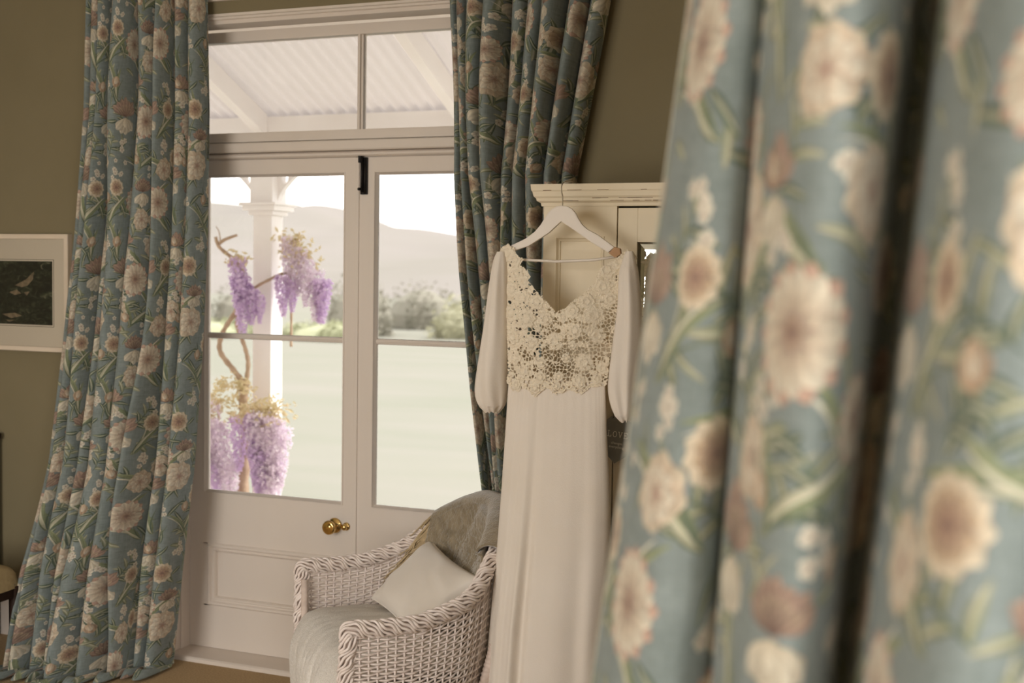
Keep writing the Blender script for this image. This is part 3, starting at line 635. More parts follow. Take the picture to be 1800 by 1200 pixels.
cl = curtain('door_curtain', 'blue floral curtain puddling on the carpet beside the framed picture', ZT,
        [-1.085, -1.09, -1.095, -1.135, -1.172, -1.20, -1.245, -1.265], [-.055, -.055, -.06, -.075, -.10, -.15, -.23, -.27],
        [-.570, -.570, -.556, -.562, -.58, -.61, -.66, -.70], [-.05, -.05, -.05, -.055, -.06, -.07, -.08, -.085],
        [0.7, 0.8, 0.9, 0.9, 1.5, 1.1, 0.8, 0.7, 0.9], [0.7, 0.8, 1.0, 0.8, 1.6, 1.2, 1.0, 0.8, 0.9], [.11, .15, .16, .13, .23, .20, .17, .13, .08], [0.8, 0.9, 1, 1.0, 1.05, 1.15, 1.25, 1.3], 3, 0.07)
cr = curtain('door_curtain', 'blue floral curtain squeezed between the doors and the cream wardrobe', [2.96, 2.55, 1.95, 1.6, 1.2, 0.82, 0.4, 0.02],
        [.485, .495, .53, .565, .612, .655, .69, .70], [-.05, -.05, -.05, -.05, -.05, -.05, -.05, -.05],
        [1.11, 1.075, .965, .945, .925, .925, .935, .945], [-.045, -.045, -.045, -.045, -.045, -.045, -.045, -.045],
        [0.5, 0.7, 0.9, 1.3, 0.9, 1.0, 1.2, 0.8, 0.9], [0.7, 0.8, 1.1, 1.2, 0.9, 1.0, 1.0, 0.7, 0.6], [.12, .11, .15, .20, .15, .16, .22, .14, .08], [0.8, 0.9, 1, 0.95, 0.85, 0.6, 0.55, 0.55], 8, 0.02, uoff=0.17)
# curtain rail above the opening
rl = MB().tube([(-1.25, -0.09, 2.985), (1.25, -0.09, 2.985)], 0.014, 12)
rail = rl.build('curtain_rail', M_dark, smooth=True); tag(rail, 'dark wooden curtain rail above the French doors', 'rail')
for x in (-1.2, 0.0, 1.2): MB().box(x - 0.012, x + 0.012, -0.09, 0.0, 2.975, 2.995).build('rail_bracket', M_dark, rail)

# ------------------------------------------------------------------ blurred curtain hanging close to the camera
FP = [(1.899, -2.673), (1.937, -2.755), (1.979, -2.814), (2.012, -2.822), (2.029, -2.800), (2.034, -2.785), (2.044, -2.822), (2.085, -2.923), (2.121, -2.973), (2.15, -2.973), (2.169, -2.925), (2.178, -2.845), (2.188, -2.825), (2.203, -2.905), (2.227, -3.018), (2.254, -3.093), (2.285, -3.124), (2.32, -3.111), (2.356, -3.033), (2.384, -2.936), (2.394, -2.911), (2.399, -3.006), (2.413, -3.086), (2.447, -3.094), (2.497, -3.021)]
def near_curtain():
    NS, NT = 420, 160
    c = catmull(FP, NS); zs = np.linspace(2.62, 0.012, NT)
    cen = c.mean(0); rt = np.array([0.934, 0.358])
    P = np.zeros((NT, NS, 3)); ss = np.linspace(0, 1, NS)
    for r, z in enumerate(zs):
        k = np.interp(z, [0, 0.6, 1.5, 2.1, 2.62], [1.3, 0.9, 0.0, -0.55, -0.8])
        q = c + rt[None] * (-0.105 * k * np.interp(ss, [0, 0.10, 0.22, 0.32, 0.5, 1], [1.2, 1.0, 0.5, 0.6, 0.95, 0.8]))[:, None]
        wob = (vnoise(ss * 14, np.full(NS, z * 1.4), 4) - 0.5) * 0.014
        q = q + np.array([-0.36, 0.93])[None] * wob[:, None]
        P[r, :, :2] = q; P[r, :, 2] = z
    mid = P[NT // 2]; u = np.concatenate([[0], np.cumsum(np.linalg.norm(np.diff(mid, axis=0), axis=1))])
    UV = np.zeros((NT, NS, 2)); UV[..., 0] = u[None] + NEAR_UV[0]; UV[..., 1] = zs[:, None] + NEAR_UV[1]
    loc = np.array([cen[0], cen[1], 0]); e = empty('window_curtain', loc)
    tag(e, 'out of focus blue floral curtain hanging large and close in front', 'curtain')
    o = grid_mesh('drape', P - loc, M_fab, e, UV=UV)
    sm = o.modifiers.new('thickness', 'SOLIDIFY'); sm.thickness = 0.0016; sm.offset = 0
    hem = P[:, :6].copy(); hem[:, :, :2] += (np.array([-0.95, 0.30]) * 0.006)[None, None] * np.linspace(1, 0.2, 6)[None, :, None]; hem[:, :, :2] += np.array([0.36, 0.93]) * 0.004
    hb = grid_mesh('lining_edge', hem - loc, M_lining_, e); hb['label'] = 'pale lining showing at the curtain edge'
    ra = MB().tube([(1.80, -2.62, 2.66), (2.60, -3.20, 2.66), (2.66, -3.5, 2.66), (2.66, -5.3, 2.66)], 0.014, 12).build('curtain_rail', M_dark, smooth=True)
    tag(ra, 'dark wooden curtain rail above the blurred curtain', 'rail')
    MB().box(2.65, 2.75, -4.0, -3.97, 2.65, 2.67).build('rail_bracket', M_dark, ra); MB().box(2.65, 2.75, -5.0, -4.97, 2.65, 2.67).build('rail_bracket', M_dark, ra)
M_lining_ = mat('curtain_lining', (206, 204, 190), (198, 196, 182), rough=0.9, scale=30, trans=0.3)
NEAR_UV = (0.02, 0.10)
near_curtain()

# ------------------------------------------------------------------ cream wardrobe
wr = empty('wardrobe', (1.5, -0.27, 0)); tag(wr, 'cream painted wardrobe with moulded cornice and mirrored door behind the dress', 'wardrobe')
def wl(b, name, m, parent=wr, **k):
    b.v = [(x - 1.5, y + 0.27, z) for x, y, z in b.v] if parent is wr or parent.parent is wr else b.v
    return b.build(name, m, parent, **k)
WX0, WX1, WF, WB = 1.005, 2.0, -0.50, -0.055
wl(MB().box(WX0, WX0 + 0.02, WF + 0.02, WB, 0.06, 1.83), 'side_panel', M_wardrobe)
wl(MB().box(WX1 - 0.02, WX1, WF + 0.02, WB, 0.06, 1.83), 'side_panel', M_wardrobe)
wl(MB().box(WX0 + 0.02, WX1 - 0.02, WB - 0.012, WB, 0.06, 1.83), 'back_panel', M_wardrobe)
wl(MB().box(WX0 + 0.02, WX1 - 0.02, WF + 0.02, WB - 0.012, 0.10, 0.12), 'bottom_board', M_wardrobe)
wl(MB().box(WX0 - 0.015, WX1 + 0.015, WF - 0.015, WB, 0.0, 0.10), 'plinth', M_wardrobe, bevel=0.006)
# cornice: stepped moulding across the front and round both ends
prof = [(0.0, 1.822), (0.006, 1.822), (0.008, 1.832), (0.018, 1.838), (0.020, 1.846), (0.026, 1.852), (0.029, 1.866), (0.032, 1.870), (0.034, 1.889), (0.0, 1.889)]
m = MB(); rings = []
for d, z in prof: rings.append(m.add([(WX0 - d, WB, z), (WX0 - d, WF - d, z), (WX1 + d, WF - d, z), (WX1 + d, WB, z)]))
for a_, b_ in zip(rings, rings[1:]): m.quad_strip(a_, b_)
m.f.append(tuple(rings[-1])); m.f.append(tuple(reversed(rings[0])))
cn = wl(m, 'cornice', M_wardrobe)
rg = random.Random(4)
wm = MB()
for k in range(26):       # paint rubbed off along the cornice arrises
    z, d = rg.choice(((1.838, 0.0186), (1.846, 0.0206), (1.870, 0.0326), (1.831, 0.0086)))
    x = rg.uniform(WX0, WX1); L = rg.uniform(0.01, 0.07)
    wm.box(x, min(WX1, x + L), WF - d - 0.0004, WF - d + 0.002, z - rg.uniform(0.0004, 0.0012), z + 0.0006)
wm.v = [(x - 1.5, y + 0.27, z) for x, y, z in wm.v]; wm.build('worn_edge', M_worn, cn)['kind'] = 'stuff'
# face frame: fixed panel each side of the door
def face_panel(x0, x1):
    g = empty('fixed_panel', (0, 0, 0)); g.parent = wr
    s0, s1 = x0 + 0.043, x1 - 0.043
    f = lambda b, n, **k: wl(b, n, M_wardrobe, g, **k)
    f(MB().box(x0, s0, WF, WF + 0.022, 0.10, 1.822), 'stile'); f(MB().box(s1, x1, WF, WF + 0.022, 0.10, 1.822), 'stile')
    f(MB().box(s0, s1, WF, WF + 0.022, 1.725, 1.822), 'rail'); f(MB().box(s0, s1, WF, WF + 0.022, 0.10, 0.22), 'rail'); f(MB().box(s0, s1, WF, WF + 0.022, 0.86, 0.94), 'rail')
    f(MB().box(s0, s1, WF + 0.013, WF + 0.020, 0.2, 1.74), 'panel')
    for z0, z1 in ((0.22, 0.86), (0.94, 1.725)):
        f(MB().frame(s0 - 0.004, s1 + 0.004, z0 - 0.004, z1 + 0.004, ((0, WF), (0, WF - 0.003), (0.005, WF - 0.004), (0.010, WF + 0.006), (0.014, WF + 0.008), (0.016, WF + 0.0135))), 'panel_moulding')
face_panel(WX0, 1.243); face_panel(1.762, WX1)
dr = empty('mirror_door', (0, 0, 0)); dr.parent = wr
D0, D1 = 1.247, 1.758
for b, n in ((MB().box(D0, D0 + 0.062, WF, WF + 0.022, 0.13, 1.816), 'stile'), (MB().box(D1 - 0.062, D1, WF, WF + 0.022, 0.13, 1.816), 'stile'),
             (MB().box(D0 + 0.062, D1 - 0.062, WF, WF + 0.022, 1.712, 1.816), 'rail'), (MB().box(D0 + 0.062, D1 - 0.062, WF, WF + 0.022, 0.13, 0.25), 'rail')):
    wl(b, n, M_wardrobe, dr, bevel=0.002)
M_mirror = mat('silvered_mirror', (214, 216, 210), (205, 208, 202), rough=0.03, scale=2, metal=1.0)
mi = MB(); mi.frame(D0 + 0.062, D1 - 0.062, 0.25, 1.712, ((0, WF + 0.014), (0.022, WF + 0.009), (0.0225, WF + 0.009)))
i = mi.add([(D0 + 0.0845, WF + 0.009, 0.2725), (D1 - 0.0845, WF + 0.009, 0.2725), (D1 - 0.0845, WF + 0.009, 1.6895), (D0 + 0.0845, WF + 0.009, 1.6895)]); mi.f.append(tuple(i))
wl(mi, 'mirror', M_mirror, dr)
ky = wl(MB().tube([(1.262, WF, 1.215), (1.262, WF - 0.022, 1.215)], 0.004, 8), 'key', M_black, dr, smooth=True)

# ------------------------------------------------------------------ slate tag reading LOVE
M_slate = mat('grey_slate_tag', (146, 146, 142), (136, 137, 133), rough=0.85, scale=40, bump=0.1)
M_chalk = mat('chalk_lettering', (248, 244, 236), rough=0.9)
TX, TZ, TY = 1.264, 1.100, -0.520
tg = empty('hanging_tag', (TX, TY, TZ), 0); tag(tg, 'small grey pointed tag lettered LOVE hanging on the wardrobe beside the dress', 'tag')
tg.rotation_euler = (0, math.radians(6), 0)
MB().prism_y([(-0.040, 0.062), (-0.028, 0.074), (0.028, 0.074), (0.040, 0.062), (0.040, -0.038), (0.0, -0.070), (-0.040, -0.038)], 0.0, 0.005).build('board', M_slate, tg, bevel=0.0008)
def stroke(b, x0, z0, x1, z1, w):
    d = Vector((x1 - x0, 0, z1 - z0)).normalized(); n = Vector((-d.z, 0, d.x)) * w / 2; a = Vector((x0, -0.0006, z0)); c = Vector((x1, -0.0006, z1))
    lo = [a + n, a - n, c - n, c + n]; i = b.add(lo); j = b.add([q + Vector((0, 0.0012, 0)) for q in lo]); b.quad_strip(i, j); b.f.append(tuple(i)); b.f.append(tuple(reversed(j)))
LET = {'L': [(0.25, 0, .25, 1), (0, 0, .9, 0), (0, 1, .5, 1), (.9, 0, .9, .3)],
       'O': [(.5 + .45 * math.cos(a * PI / 8), .5 + .5 * math.sin(a * PI / 8), .5 + .45 * math.cos((a + 1) * PI / 8), .5 + .5 * math.sin((a + 1) * PI / 8)) for a in range(16)],
       'V': [(.1, 1, .5, 0), (.5, 0, .9, 1), (-.08, 1, .3, 1), (.7, 1, 1.08, 1)],
       'E': [(.2, 0, .2, 1), (0, 1, .85, 1), (0, 0, .9, 0), (.2, .52, .6, .52), (.85, 1, .85, .75), (.9, 0, .9, .28), (.6, .42, .6, .62)]}
b = MB()
for k, ch in enumerate('LOVE'):
    for (x0, z0, x1, z1) in LET[ch]: stroke(b, -0.033 + k * 0.0172 + x0 * 0.0125, 0.012 + z0 * 0.017, -0.033 + k * 0.0172 + x1 * 0.0125, 0.012 + z1 * 0.017, 0.0019)
b.build('lettering', M_chalk, tg)
def words(txt, x, z, size):
    c = bpy.data.curves.new('lettering', 'FONT'); c.body = txt; c.size = size; c.align_x = 'CENTER'; c.extrude = 0.0003
    t = bpy.data.objects.new('type', c); COL.objects.link(t); bpy.context.view_layer.update()
    me = bpy.data.meshes.new_from_object(t.evaluated_get(bpy.context.evaluated_depsgraph_get())); bpy.data.objects.remove(t)
    o = bpy.data.objects.new('lettering', me); COL.objects.link(o); o.parent = tg; o.location = (x, -0.0006, z); o.rotation_euler = (PI / 2, 0, 0); me.materials.clear(); me.materials.append(M_chalk)
words('changes', 0, -0.010, 0.0115); words('everything', 0, -0.022, 0.0115)
MB().tube([(-0.022, -0.001, 0.068), (-0.012, 0.004, 0.095), (-0.002, 0.006, 0.118), (0.004, 0.004, 0.095), (0.004, -0.001, 0.068)], 0.0011, 5).build('string', M_black, tg, smooth=True)

# ------------------------------------------------------------------ hanger
M_hang = mat('white_hanger_paint', (232, 224, 214), (226, 217, 206), rough=0.45, scale=8)
M_rawtip = mat('bare_wood_tip', (184, 146, 108), (170, 132, 96), rough=0.6, scale=30)
M_wire = mat('hook_wire', (150, 138, 116), rough=0.3, metal=1.0)
hg = empty('coat_hanger', (1.114, -0.636, 1.69)); tag(hg, 'white wooden coat hanger hooked over the wardrobe cornice', 'hanger')
HP = [(1.097, 1.8155), (1.081, 1.8135), (1.066, 1.806), (1.053, 1.793), (1.042, 1.775), (1.030, 1.757), (1.013, 1.738), (0.984, 1.717), (0.925, 1.690), (0.918, 1.682), (0.925, 1.672), (0.994, 1.694), (1.058, 1.734), (1.096, 1.768), (1.133, 1.745), (1.194, 1.705), (1.245, 1.676), (1.264, 1.692), (1.212, 1.728), (1.180, 1.744), (1.163, 1.758), (1.151, 1.775), (1.141, 1.793), (1.129, 1.806), (1.114, 1.8135)]
MB().prism_y([(x - 1.10, z - 1.69) for x, z in HP], -0.007, 0.007).build('shoulder', M_hang, hg, bevel=0.004, smooth=False)
MB().prism_y([(x - 1.10, z - 1.69) for x, z in ((1.246, 1.674), (1.265, 1.6935), (1.282, 1.688), (1.284, 1.672), (1.268, 1.660))], -0.008, 0.008).build('shoulder_tip', M_rawtip, hg, bevel=0.004)
MB().tube([(-0.135, 0, -0.037), (-0.02, -0.002, -0.042), (0.10, 0, -0.036), (0.165, 0, -0.026)], 0.0042, 8).build('trouser_bar', M_hang, hg, smooth=True)
MB().tube(catmull([(-0.002, 0, 0.12), (-0.002, 0, 0.15), (-0.004, -0.004, 0.168), (-0.004, -0.004, 0.185), (-0.003, 0.012, 0.196), (-0.002, 0.055, 0.203), (0.0, 0.105, 0.205), (0.002, 0.128, 0.2025), (0.002, 0.136, 0.1995)], 40), 0.0016, 7).build('hook', M_wire, hg, smooth=True)

# ------------------------------------------------------------------ wedding dress
M_lace = mat('ivory_lace', (244, 234, 214), (238, 226, 204), rough=0.8, scale=60, trans=0.15)
M_chif = mat('ivory_chiffon', (244, 236, 226), (240, 231, 219), rough=0.75, scale=6, trans=0.16, bump=0.15, bscale=300, spec=0.15)
M_lining = mat('ivory_lining', (222, 206, 180), (214, 198, 172), rough=0.8, scale=10, trans=0.2)
DX, DY = 1.09, -0.640
dress = empty('wedding_dress', (DX + 0.014, DY, 0.0)); tag(dress, 'long ivory wedding dress with lace bodice and sheer sleeves on the hanger', 'dress')
BOD = [(0.89, 1.671), (0.903, 1.687), (0.927, 1.701), (0.95, 1.687), (0.965, 1.668), (0.984, 1.653), (0.977, 1.637), (0.997, 1.622), (1.01, 1.605), (1.007, 1.584), (1.022, 1.569), (1.045, 1.548), (1.067, 1.526), (1.082, 1.51), (1.095, 1.494), (1.115, 1.505), (1.136, 1.521), (1.163, 1.542), (1.189, 1.563), (1.21, 1.586), (1.215, 1.611), (1.232, 1.635), (1.258, 1.649), (1.28, 1.666), (1.297, 1.686), (1.318, 1.68), (1.331, 1.658), (1.324, 1.633), (1.294, 1.607), (1.281, 1.548), (1.272, 1.463), (1.26, 1.378), (1.253, 1.284), (1.212, 1.274), (1.18, 1.254), (1.141, 1.268), (1.105, 1.250), (1.073, 1.270), (1.037, 1.238), (0.998, 1.265), (0.972, 1.244), (0.938, 1.276), (0.933, 1.366), (0.925, 1.471), (0.92, 1.576), (0.898, 1.628)]
def lace():
    cell = 0.00125
    x = np.arange(0.86, 1.345, cell); z = np.arange(1.23, 1.715, cell); X, Z = np.meshgrid(x, z)
    poly = np.array(BOD); inside = np.zeros(X.shape, bool); dist = np.full(X.shape, 9.0)
    for k in range(len(poly)):
        (x0, z0), (x1, z1) = poly[k], poly[(k + 1) % len(poly)]
        cnd = ((z0 > Z) != (z1 > Z)); xi = (x1 - x0) * (Z - z0) / ((z1 - z0) if z1 != z0 else 1e-9) + x0
        inside ^= cnd & (X < xi)
        t = np.clip(((X - x0) * (x1 - x0) + (Z - z0) * (z1 - z0)) / ((x1 - x0) ** 2 + (z1 - z0) ** 2), 0, 1)
        dist = np.minimum(dist, np.hypot(X - x0 - t * (x1 - x0), Z - z0 - t * (z1 - z0)))
    sd = np.where(inside, dist, -dist)
    # scalloped, irregular edge
    sd = sd + 0.006 * (vnoise(X * 110, Z * 110, 3) - 0.45) + 0.002 * np.sin(X * 620) * np.sin(Z * 560)
    rg = np.random.RandomState(7)
    gx, gz = np.meshgrid(np.arange(0.86, 1.36, 0.0112), np.arange(1.22, 1.72, 0.0112))
    pts = np.stack([gx.ravel(), gz.ravel()], 1) + rg.uniform(-0.0054, 0.0054, (gx.size, 2))
    d1 = np.full(X.shape, 9.0); d2 = np.full(X.shape, 9.0)
    for (a, c) in pts:       # two nearest seeds, evaluated in a small window
        i0, i1 = int((c - 0.022 - z[0]) / cell), int((c + 0.022 - z[0]) / cell); j0, j1 = int((a - 0.022 - x[0]) / cell), int((a + 0.022 - x[0]) / cell)
        i0, j0 = max(i0, 0), max(j0, 0)
        if i1 <= i0 or j1 <= j0: continue
        dd = np.hypot(X[i0:i1, j0:j1] - a, Z[i0:i1, j0:j1] - c); A1 = d1[i0:i1, j0:j1]; A2 = d2[i0:i1, j0:j1]
        n1 = np.minimum(A1, dd); A2[:] = np.minimum(A2, np.maximum(A1, dd)); A1[:] = n1
    open_ = np.exp(-(((X - 1.12) / 0.11) ** 2 + ((Z - 1.365) / 0.075) ** 2)) + 0.55 * np.exp(-(((X - 1.255) / 0.035) ** 2 + ((Z - 1.44) / 0.10) ** 2)) + 0.5 * np.exp(-(((X - 1.095) / 0.03) ** 2 + ((Z - 1.47) / 0.03) ** 2))
    thr = 0.0048 - 0.0022 * np.clip(open_, 0, 1)
    net = (d2 - d1) < thr
    # lace flowers: petals with raised rims
    fl = np.zeros(X.shape, bool); H = np.zeros(X.shape)
    flowers = [(0.925, 1.672, .030), (0.955, 1.652, .024), (0.962, 1.610, .026), (0.945, 1.560, .028), (0.99, 1.585, .022), (0.985, 1.535, .030), (1.035, 1.525, .026), (0.95, 1.49, .030), (1.005, 1.475, .034), (1.065, 1.475, .024), (0.955, 1.42, .028), (1.02, 1.40, .028), (1.095, 1.41, .030),
               (1.12, 1.482, .020), (1.15, 1.50, .024), (1.19, 1.53, .026), (1.215, 1.49, .032), (1.16, 1.445, .026), (1.235, 1.575, .026), (1.245, 1.625, .030), (1.28, 1.65, .028), (1.31, 1.655, .022), (1.225, 1.43, .026), (1.255, 1.54, .022), (0.96, 1.355, .026), (1.05, 1.345, .020), (1.185, 1.35, .030), (1.24, 1.335, .022), (1.13, 1.36, .016), (0.99, 1.315, .024), (1.05, 1.300, .022), (1.11, 1.305, .018), (1.17, 1.298, .022), (1.225, 1.303, .018), (1.037, 1.268, .020), (0.972, 1.275, .018), (1.105, 1.278, .016), (1.18, 1.285, .016), (0.905, 1.645, .020), (1.15, 1.40, .016)]
    for k, (a, c, r) in enumerate(flowers):
        n = (5, 6, 7)[k % 3]; th = np.arctan2(Z - c, X - a) + k; rr = np.hypot(X - a, Z - c)
        R = r * (0.72 + 0.28 * np.abs(np.cos(n * th / 2)) ** 0.7) * (1 + 0.05 * np.sin(19 * th))
        ins = rr < R; q = np.where(ins, rr / R, 1)
        slits = ins & (q > 0.55) & (q < 0.80) & (np.abs(np.sin(n * th / 2)) > 0.985)
        h = 0.0030 * (1 - q ** 4) + 0.0018 * (np.exp(-((q - 0.88) / 0.07) ** 2) + np.exp(-((q - 0.42) / 0.08) ** 2)) + 0.0010 * np.abs(np.cos(n * 2.5 * th)) * (q > 0.2)
        H = np.where(ins, np.maximum(H, h), H); fl |= ins & ~slits
    solid = np.clip(1 - open_ * 1.25, 0, 1)
    blot = vnoise(X * 95, Z * 95, 9) < 0.5 * solid + 0.08
    keep = (sd > 0) & (net | fl | blot | (sd < 0.004))
    H = H + np.where(~fl, 0.0008 * np.cos((d2 - d1) * 900) + 0.0010 * vnoise(X * 260, Z * 260, 12), 0) + 0.0006 * vnoise(X * 420, Z * 420, 13)
    u = np.clip((X - 1.095) / 0.19, -1.2, 1.2)
    bust = 0.022 * (np.exp(-(((X - 1.00) / 0.05) ** 2 + ((Z - 1.46) / 0.06) ** 2)) + np.exp(-(((X - 1.18) / 0.05) ** 2 + ((Z - 1.46) / 0.06) ** 2)))
    Y = 0.004 - 0.035 * (1 - u ** 2) - bust - H * 1.5 - 0.014 * np.exp(-((Z - 1.27) / 0.04) ** 2)
    nr, nc = X.shape
    vid = np.full(X.shape, -1)
    cells = keep[:-1, :-1] & keep[1:, :-1] & keep[:-1, 1:] & keep[1:, 1:]
    used = np.zeros(X.shape, bool)
    for di in (0, 1):
        for dj in (0, 1): used[di:nr - 1 + di, dj:nc - 1 + dj] |= cells
    vid[used] = np.arange(used.sum())
    V = np.stack([X[used] - DX, Y[used], Z[used]], 1)
    ci, cj = np.nonzero(cells)
    F = np.stack([vid[ci, cj], vid[ci, cj + 1], vid[ci + 1, cj + 1], vid[ci + 1, cj]], 1)
    me = bpy.data.meshes.new('lace_bodice')
    me.vertices.add(len(V)); me.vertices.foreach_set('co', V.reshape(-1).astype(np.float32))
    me.loops.add(F.size); me.loops.foreach_set('vertex_index', F.reshape(-1).astype(np.int32))
    me.polygons.add(len(F)); me.polygons.foreach_set('loop_start', np.arange(0, F.size, 4, dtype=np.int32)); me.update(calc_edges=True)
    me.polygons.foreach_set('use_smooth', np.ones(len(F), bool)); me.materials.append(M_lace)
    o = bpy.data.objects.new('lace_bodice', me); COL.objects.link(o); o.parent = dress; o['label'] = 'open work ivory lace bodice'
lace()
# low back of the bodice
P = np.zeros((10, 40, 3)); uu = np.linspace(-1, 1, 40)
for r in range(10):
    f = r / 9; z = 1.28 + (0.02 + 0.16 * np.abs(uu) ** 1.5) * f
    P[r, :, 0] = 1.093 - DX + uu * (0.155 + 0.01 * f); P[r, :, 1] = 0.010 + 0.035 * (1 - uu ** 2); P[r, :, 2] = z
grid_mesh('back_bodice', P, M_lining, dress)
# skirt: gathered tube
zt = np.array([1.285, 1.13, 0.95, 0.78, 0.60, 0.36, 0.03]); xL = np.array([.941, .935, .928, .920, .908, .889, .865]); xR = np.array([1.246, 1.256, 1.270, 1.276, 1.276, 1.272, 1.27])
NT, NS = 150, 360; th = np.linspace(0, 2 * PI, NS, endpoint=False); P = np.zeros((NT, NS, 3))
rgs = np.random.RandomState(3)
ph = th + 0.25 * np.sin(3 * th + 0.6) + 0.12 * np.sin(5 * th + 2)
for r in range(NT):
    z = 1.292 - r / (NT - 1) * (1.292 - 0.012); a = np.interp(z, zt[::-1], xL[::-1]); c = np.interp(z, zt[::-1], xR[::-1]); f = (1.29 - z) / 1.26
    dep = 0.020 + 0.072 * min(1, f * 1.7); am = 0.06 + 0.30 * min(1, f * 2.0)
    w = 0.55 * np.cos(9 * ph + 0.5 * f) + 0.22 * np.cos(15 * ph + 1.7 + 0.4 * f) + 0.35 * np.cos(5 * ph + 1.1)
    rad = 1 + am * w * 0.55 * (0.35 + 0.65 * np.abs(np.sin(th)))
    fine = 0.022 * np.cos(43 * th + 4 * np.sin(3 * th)) * math.exp(-f * 9)
    P[r, :, 0] = (a + c) / 2 - DX + (c - a) / 2 * np.sign(np.cos(th)) * np.abs(np.cos(th)) ** 0.92 * (1 + 0.015 * w)
    P[r, :, 1] = -0.012 - 0.02 * min(1, 2 * f) - dep * np.sin(th) * (rad + fine)
    P[r, :, 2] = z
grid_mesh('skirt', P, M_chif, dress, closed_u=True)
# sleeves: lofted bishop sleeves with gathered cuffs
def sleeve(rows, seed):
    R = np.array(rows); n = 90; c = catmull(R, n); NS = 90; th = np.linspace(0, 2 * PI, NS, endpoint=False); P = np.zeros((n, NS, 3))
    for r in range(n):
        xl, xr, z, dp = c[r]; f = r / (n - 1)
        w = 1 + 0.10 * (vnoise(th * 2.2 + 3 * f, np.full(NS, f * 3.0), seed) - 0.5) * 2 * min(1, f * 3) + 0.10 * np.cos(5 * th + 2.2 * f + seed) * min(1, f * 4) + 0.07 * np.cos(9 * th + 5 * f) * (0.35 + 0.65 * max(0, f - 0.55) / 0.45)
        P[r, :, 0] = (xl + xr) / 2 - DX + (xr - xl) / 2 * np.cos(th) * (0.90 + 0.10 * w)
        P[r, :, 1] = -0.006 - dp * np.sin(th) * w
        P[r, :, 2] = z + 0.010 * (vnoise(th * 3, np.full(NS, f * 4), seed + 2) - 0.5) * (f > 0.8) + 0.008 * np.cos(th) * 0
    grid_mesh('sleeve', P, M_chif, dress, closed_u=True)
sleeve([(.893, .917, 1.676, .010), (.882, .924, 1.645, .022), (.872, .927, 1.575, .034), (.859, .928, 1.469, .040), (.843, .930, 1.362, .046), (.832, .932, 1.281, .052), (.832, .931, 1.237, .052), (.842, .925, 1.207, .044), (.856, .912, 1.188, .028), (.864, .905, 1.182, .020)], 5)
sleeve([(1.300, 1.322, 1.680, .010), (1.289, 1.332, 1.645, .022), (1.282, 1.340, 1.610, .034), (1.279, 1.349, 1.514, .040), (1.267, 1.354, 1.412, .046), (1.256, 1.353, 1.309, .052), (1.256, 1.350, 1.258, .052), (1.270, 1.341, 1.210, .044), (1.290, 1.330, 1.186, .028), (1.298, 1.324, 1.180, .020)], 6)

# ------------------------------------------------------------------ wicker armchair
M_wick = mat('pale_painted_wicker', (240, 230, 224), (228, 215, 207), rough=0.6, scale=30)
M_wrap = mat('wrapped_cane_post', (226, 210, 200), (206, 188, 176), rough=0.6, scale=40)
CH = (0.384, -0.765, 0.0); CRZ = math.atan2(-0.76, 0.65)
chair = empty('wicker_armchair', CH, CRZ); tag(chair, 'pale painted wicker armchair with braided rim in front of the doors', 'armchair')
RIM = [(-.400, 0, .58), (-.404, .10, .58), (-.400, .21, .588), (-.380, .34, .630), (-.32, .455, .715), (-.18, .54, .785), (0, .572, .810), (.17, .532, .790), (.285, .458, .725), (.355, .365, .635), (.384, .22, .588), (.390, .10, .58), (.386, 0, .58)]
NR = 241
rim = catmull(RIM, NR)
seg = np.concatenate([[0], np.cumsum(np.linalg.norm(np.diff(rim[:, :2], axis=0), axis=1))])
def at_len(tab, l): return np.stack([np.interp(l, seg, tab[:, k]) for k in range(3)], -1)
low = np.stack([rim[:, 0] * 0.90, 0.015 + rim[:, 1] * 0.76, np.full(NR, 0.05)], 1)
tan = np.gradient(rim[:, :2], axis=0); tan /= np.linalg.norm(tan, axis=1)[:, None]
nor = np.stack([-tan[:, 1], tan[:, 0], np.zeros(NR)], 1)
if (nor[NR // 2, 1]) < 0: nor = -nor
def wall(l, h):
    """point on the wicker shell: l along the rim, h from 0 (foot) to 1 (rim)"""
    r_, b_ = at_len(rim, l), at_len(low, l)
    h = np.asarray(h)[..., None]
    p = b_ + (r_ - b_) * h
    return p + at_len(nor, l) * (0.018 * np.sin(PI * h))
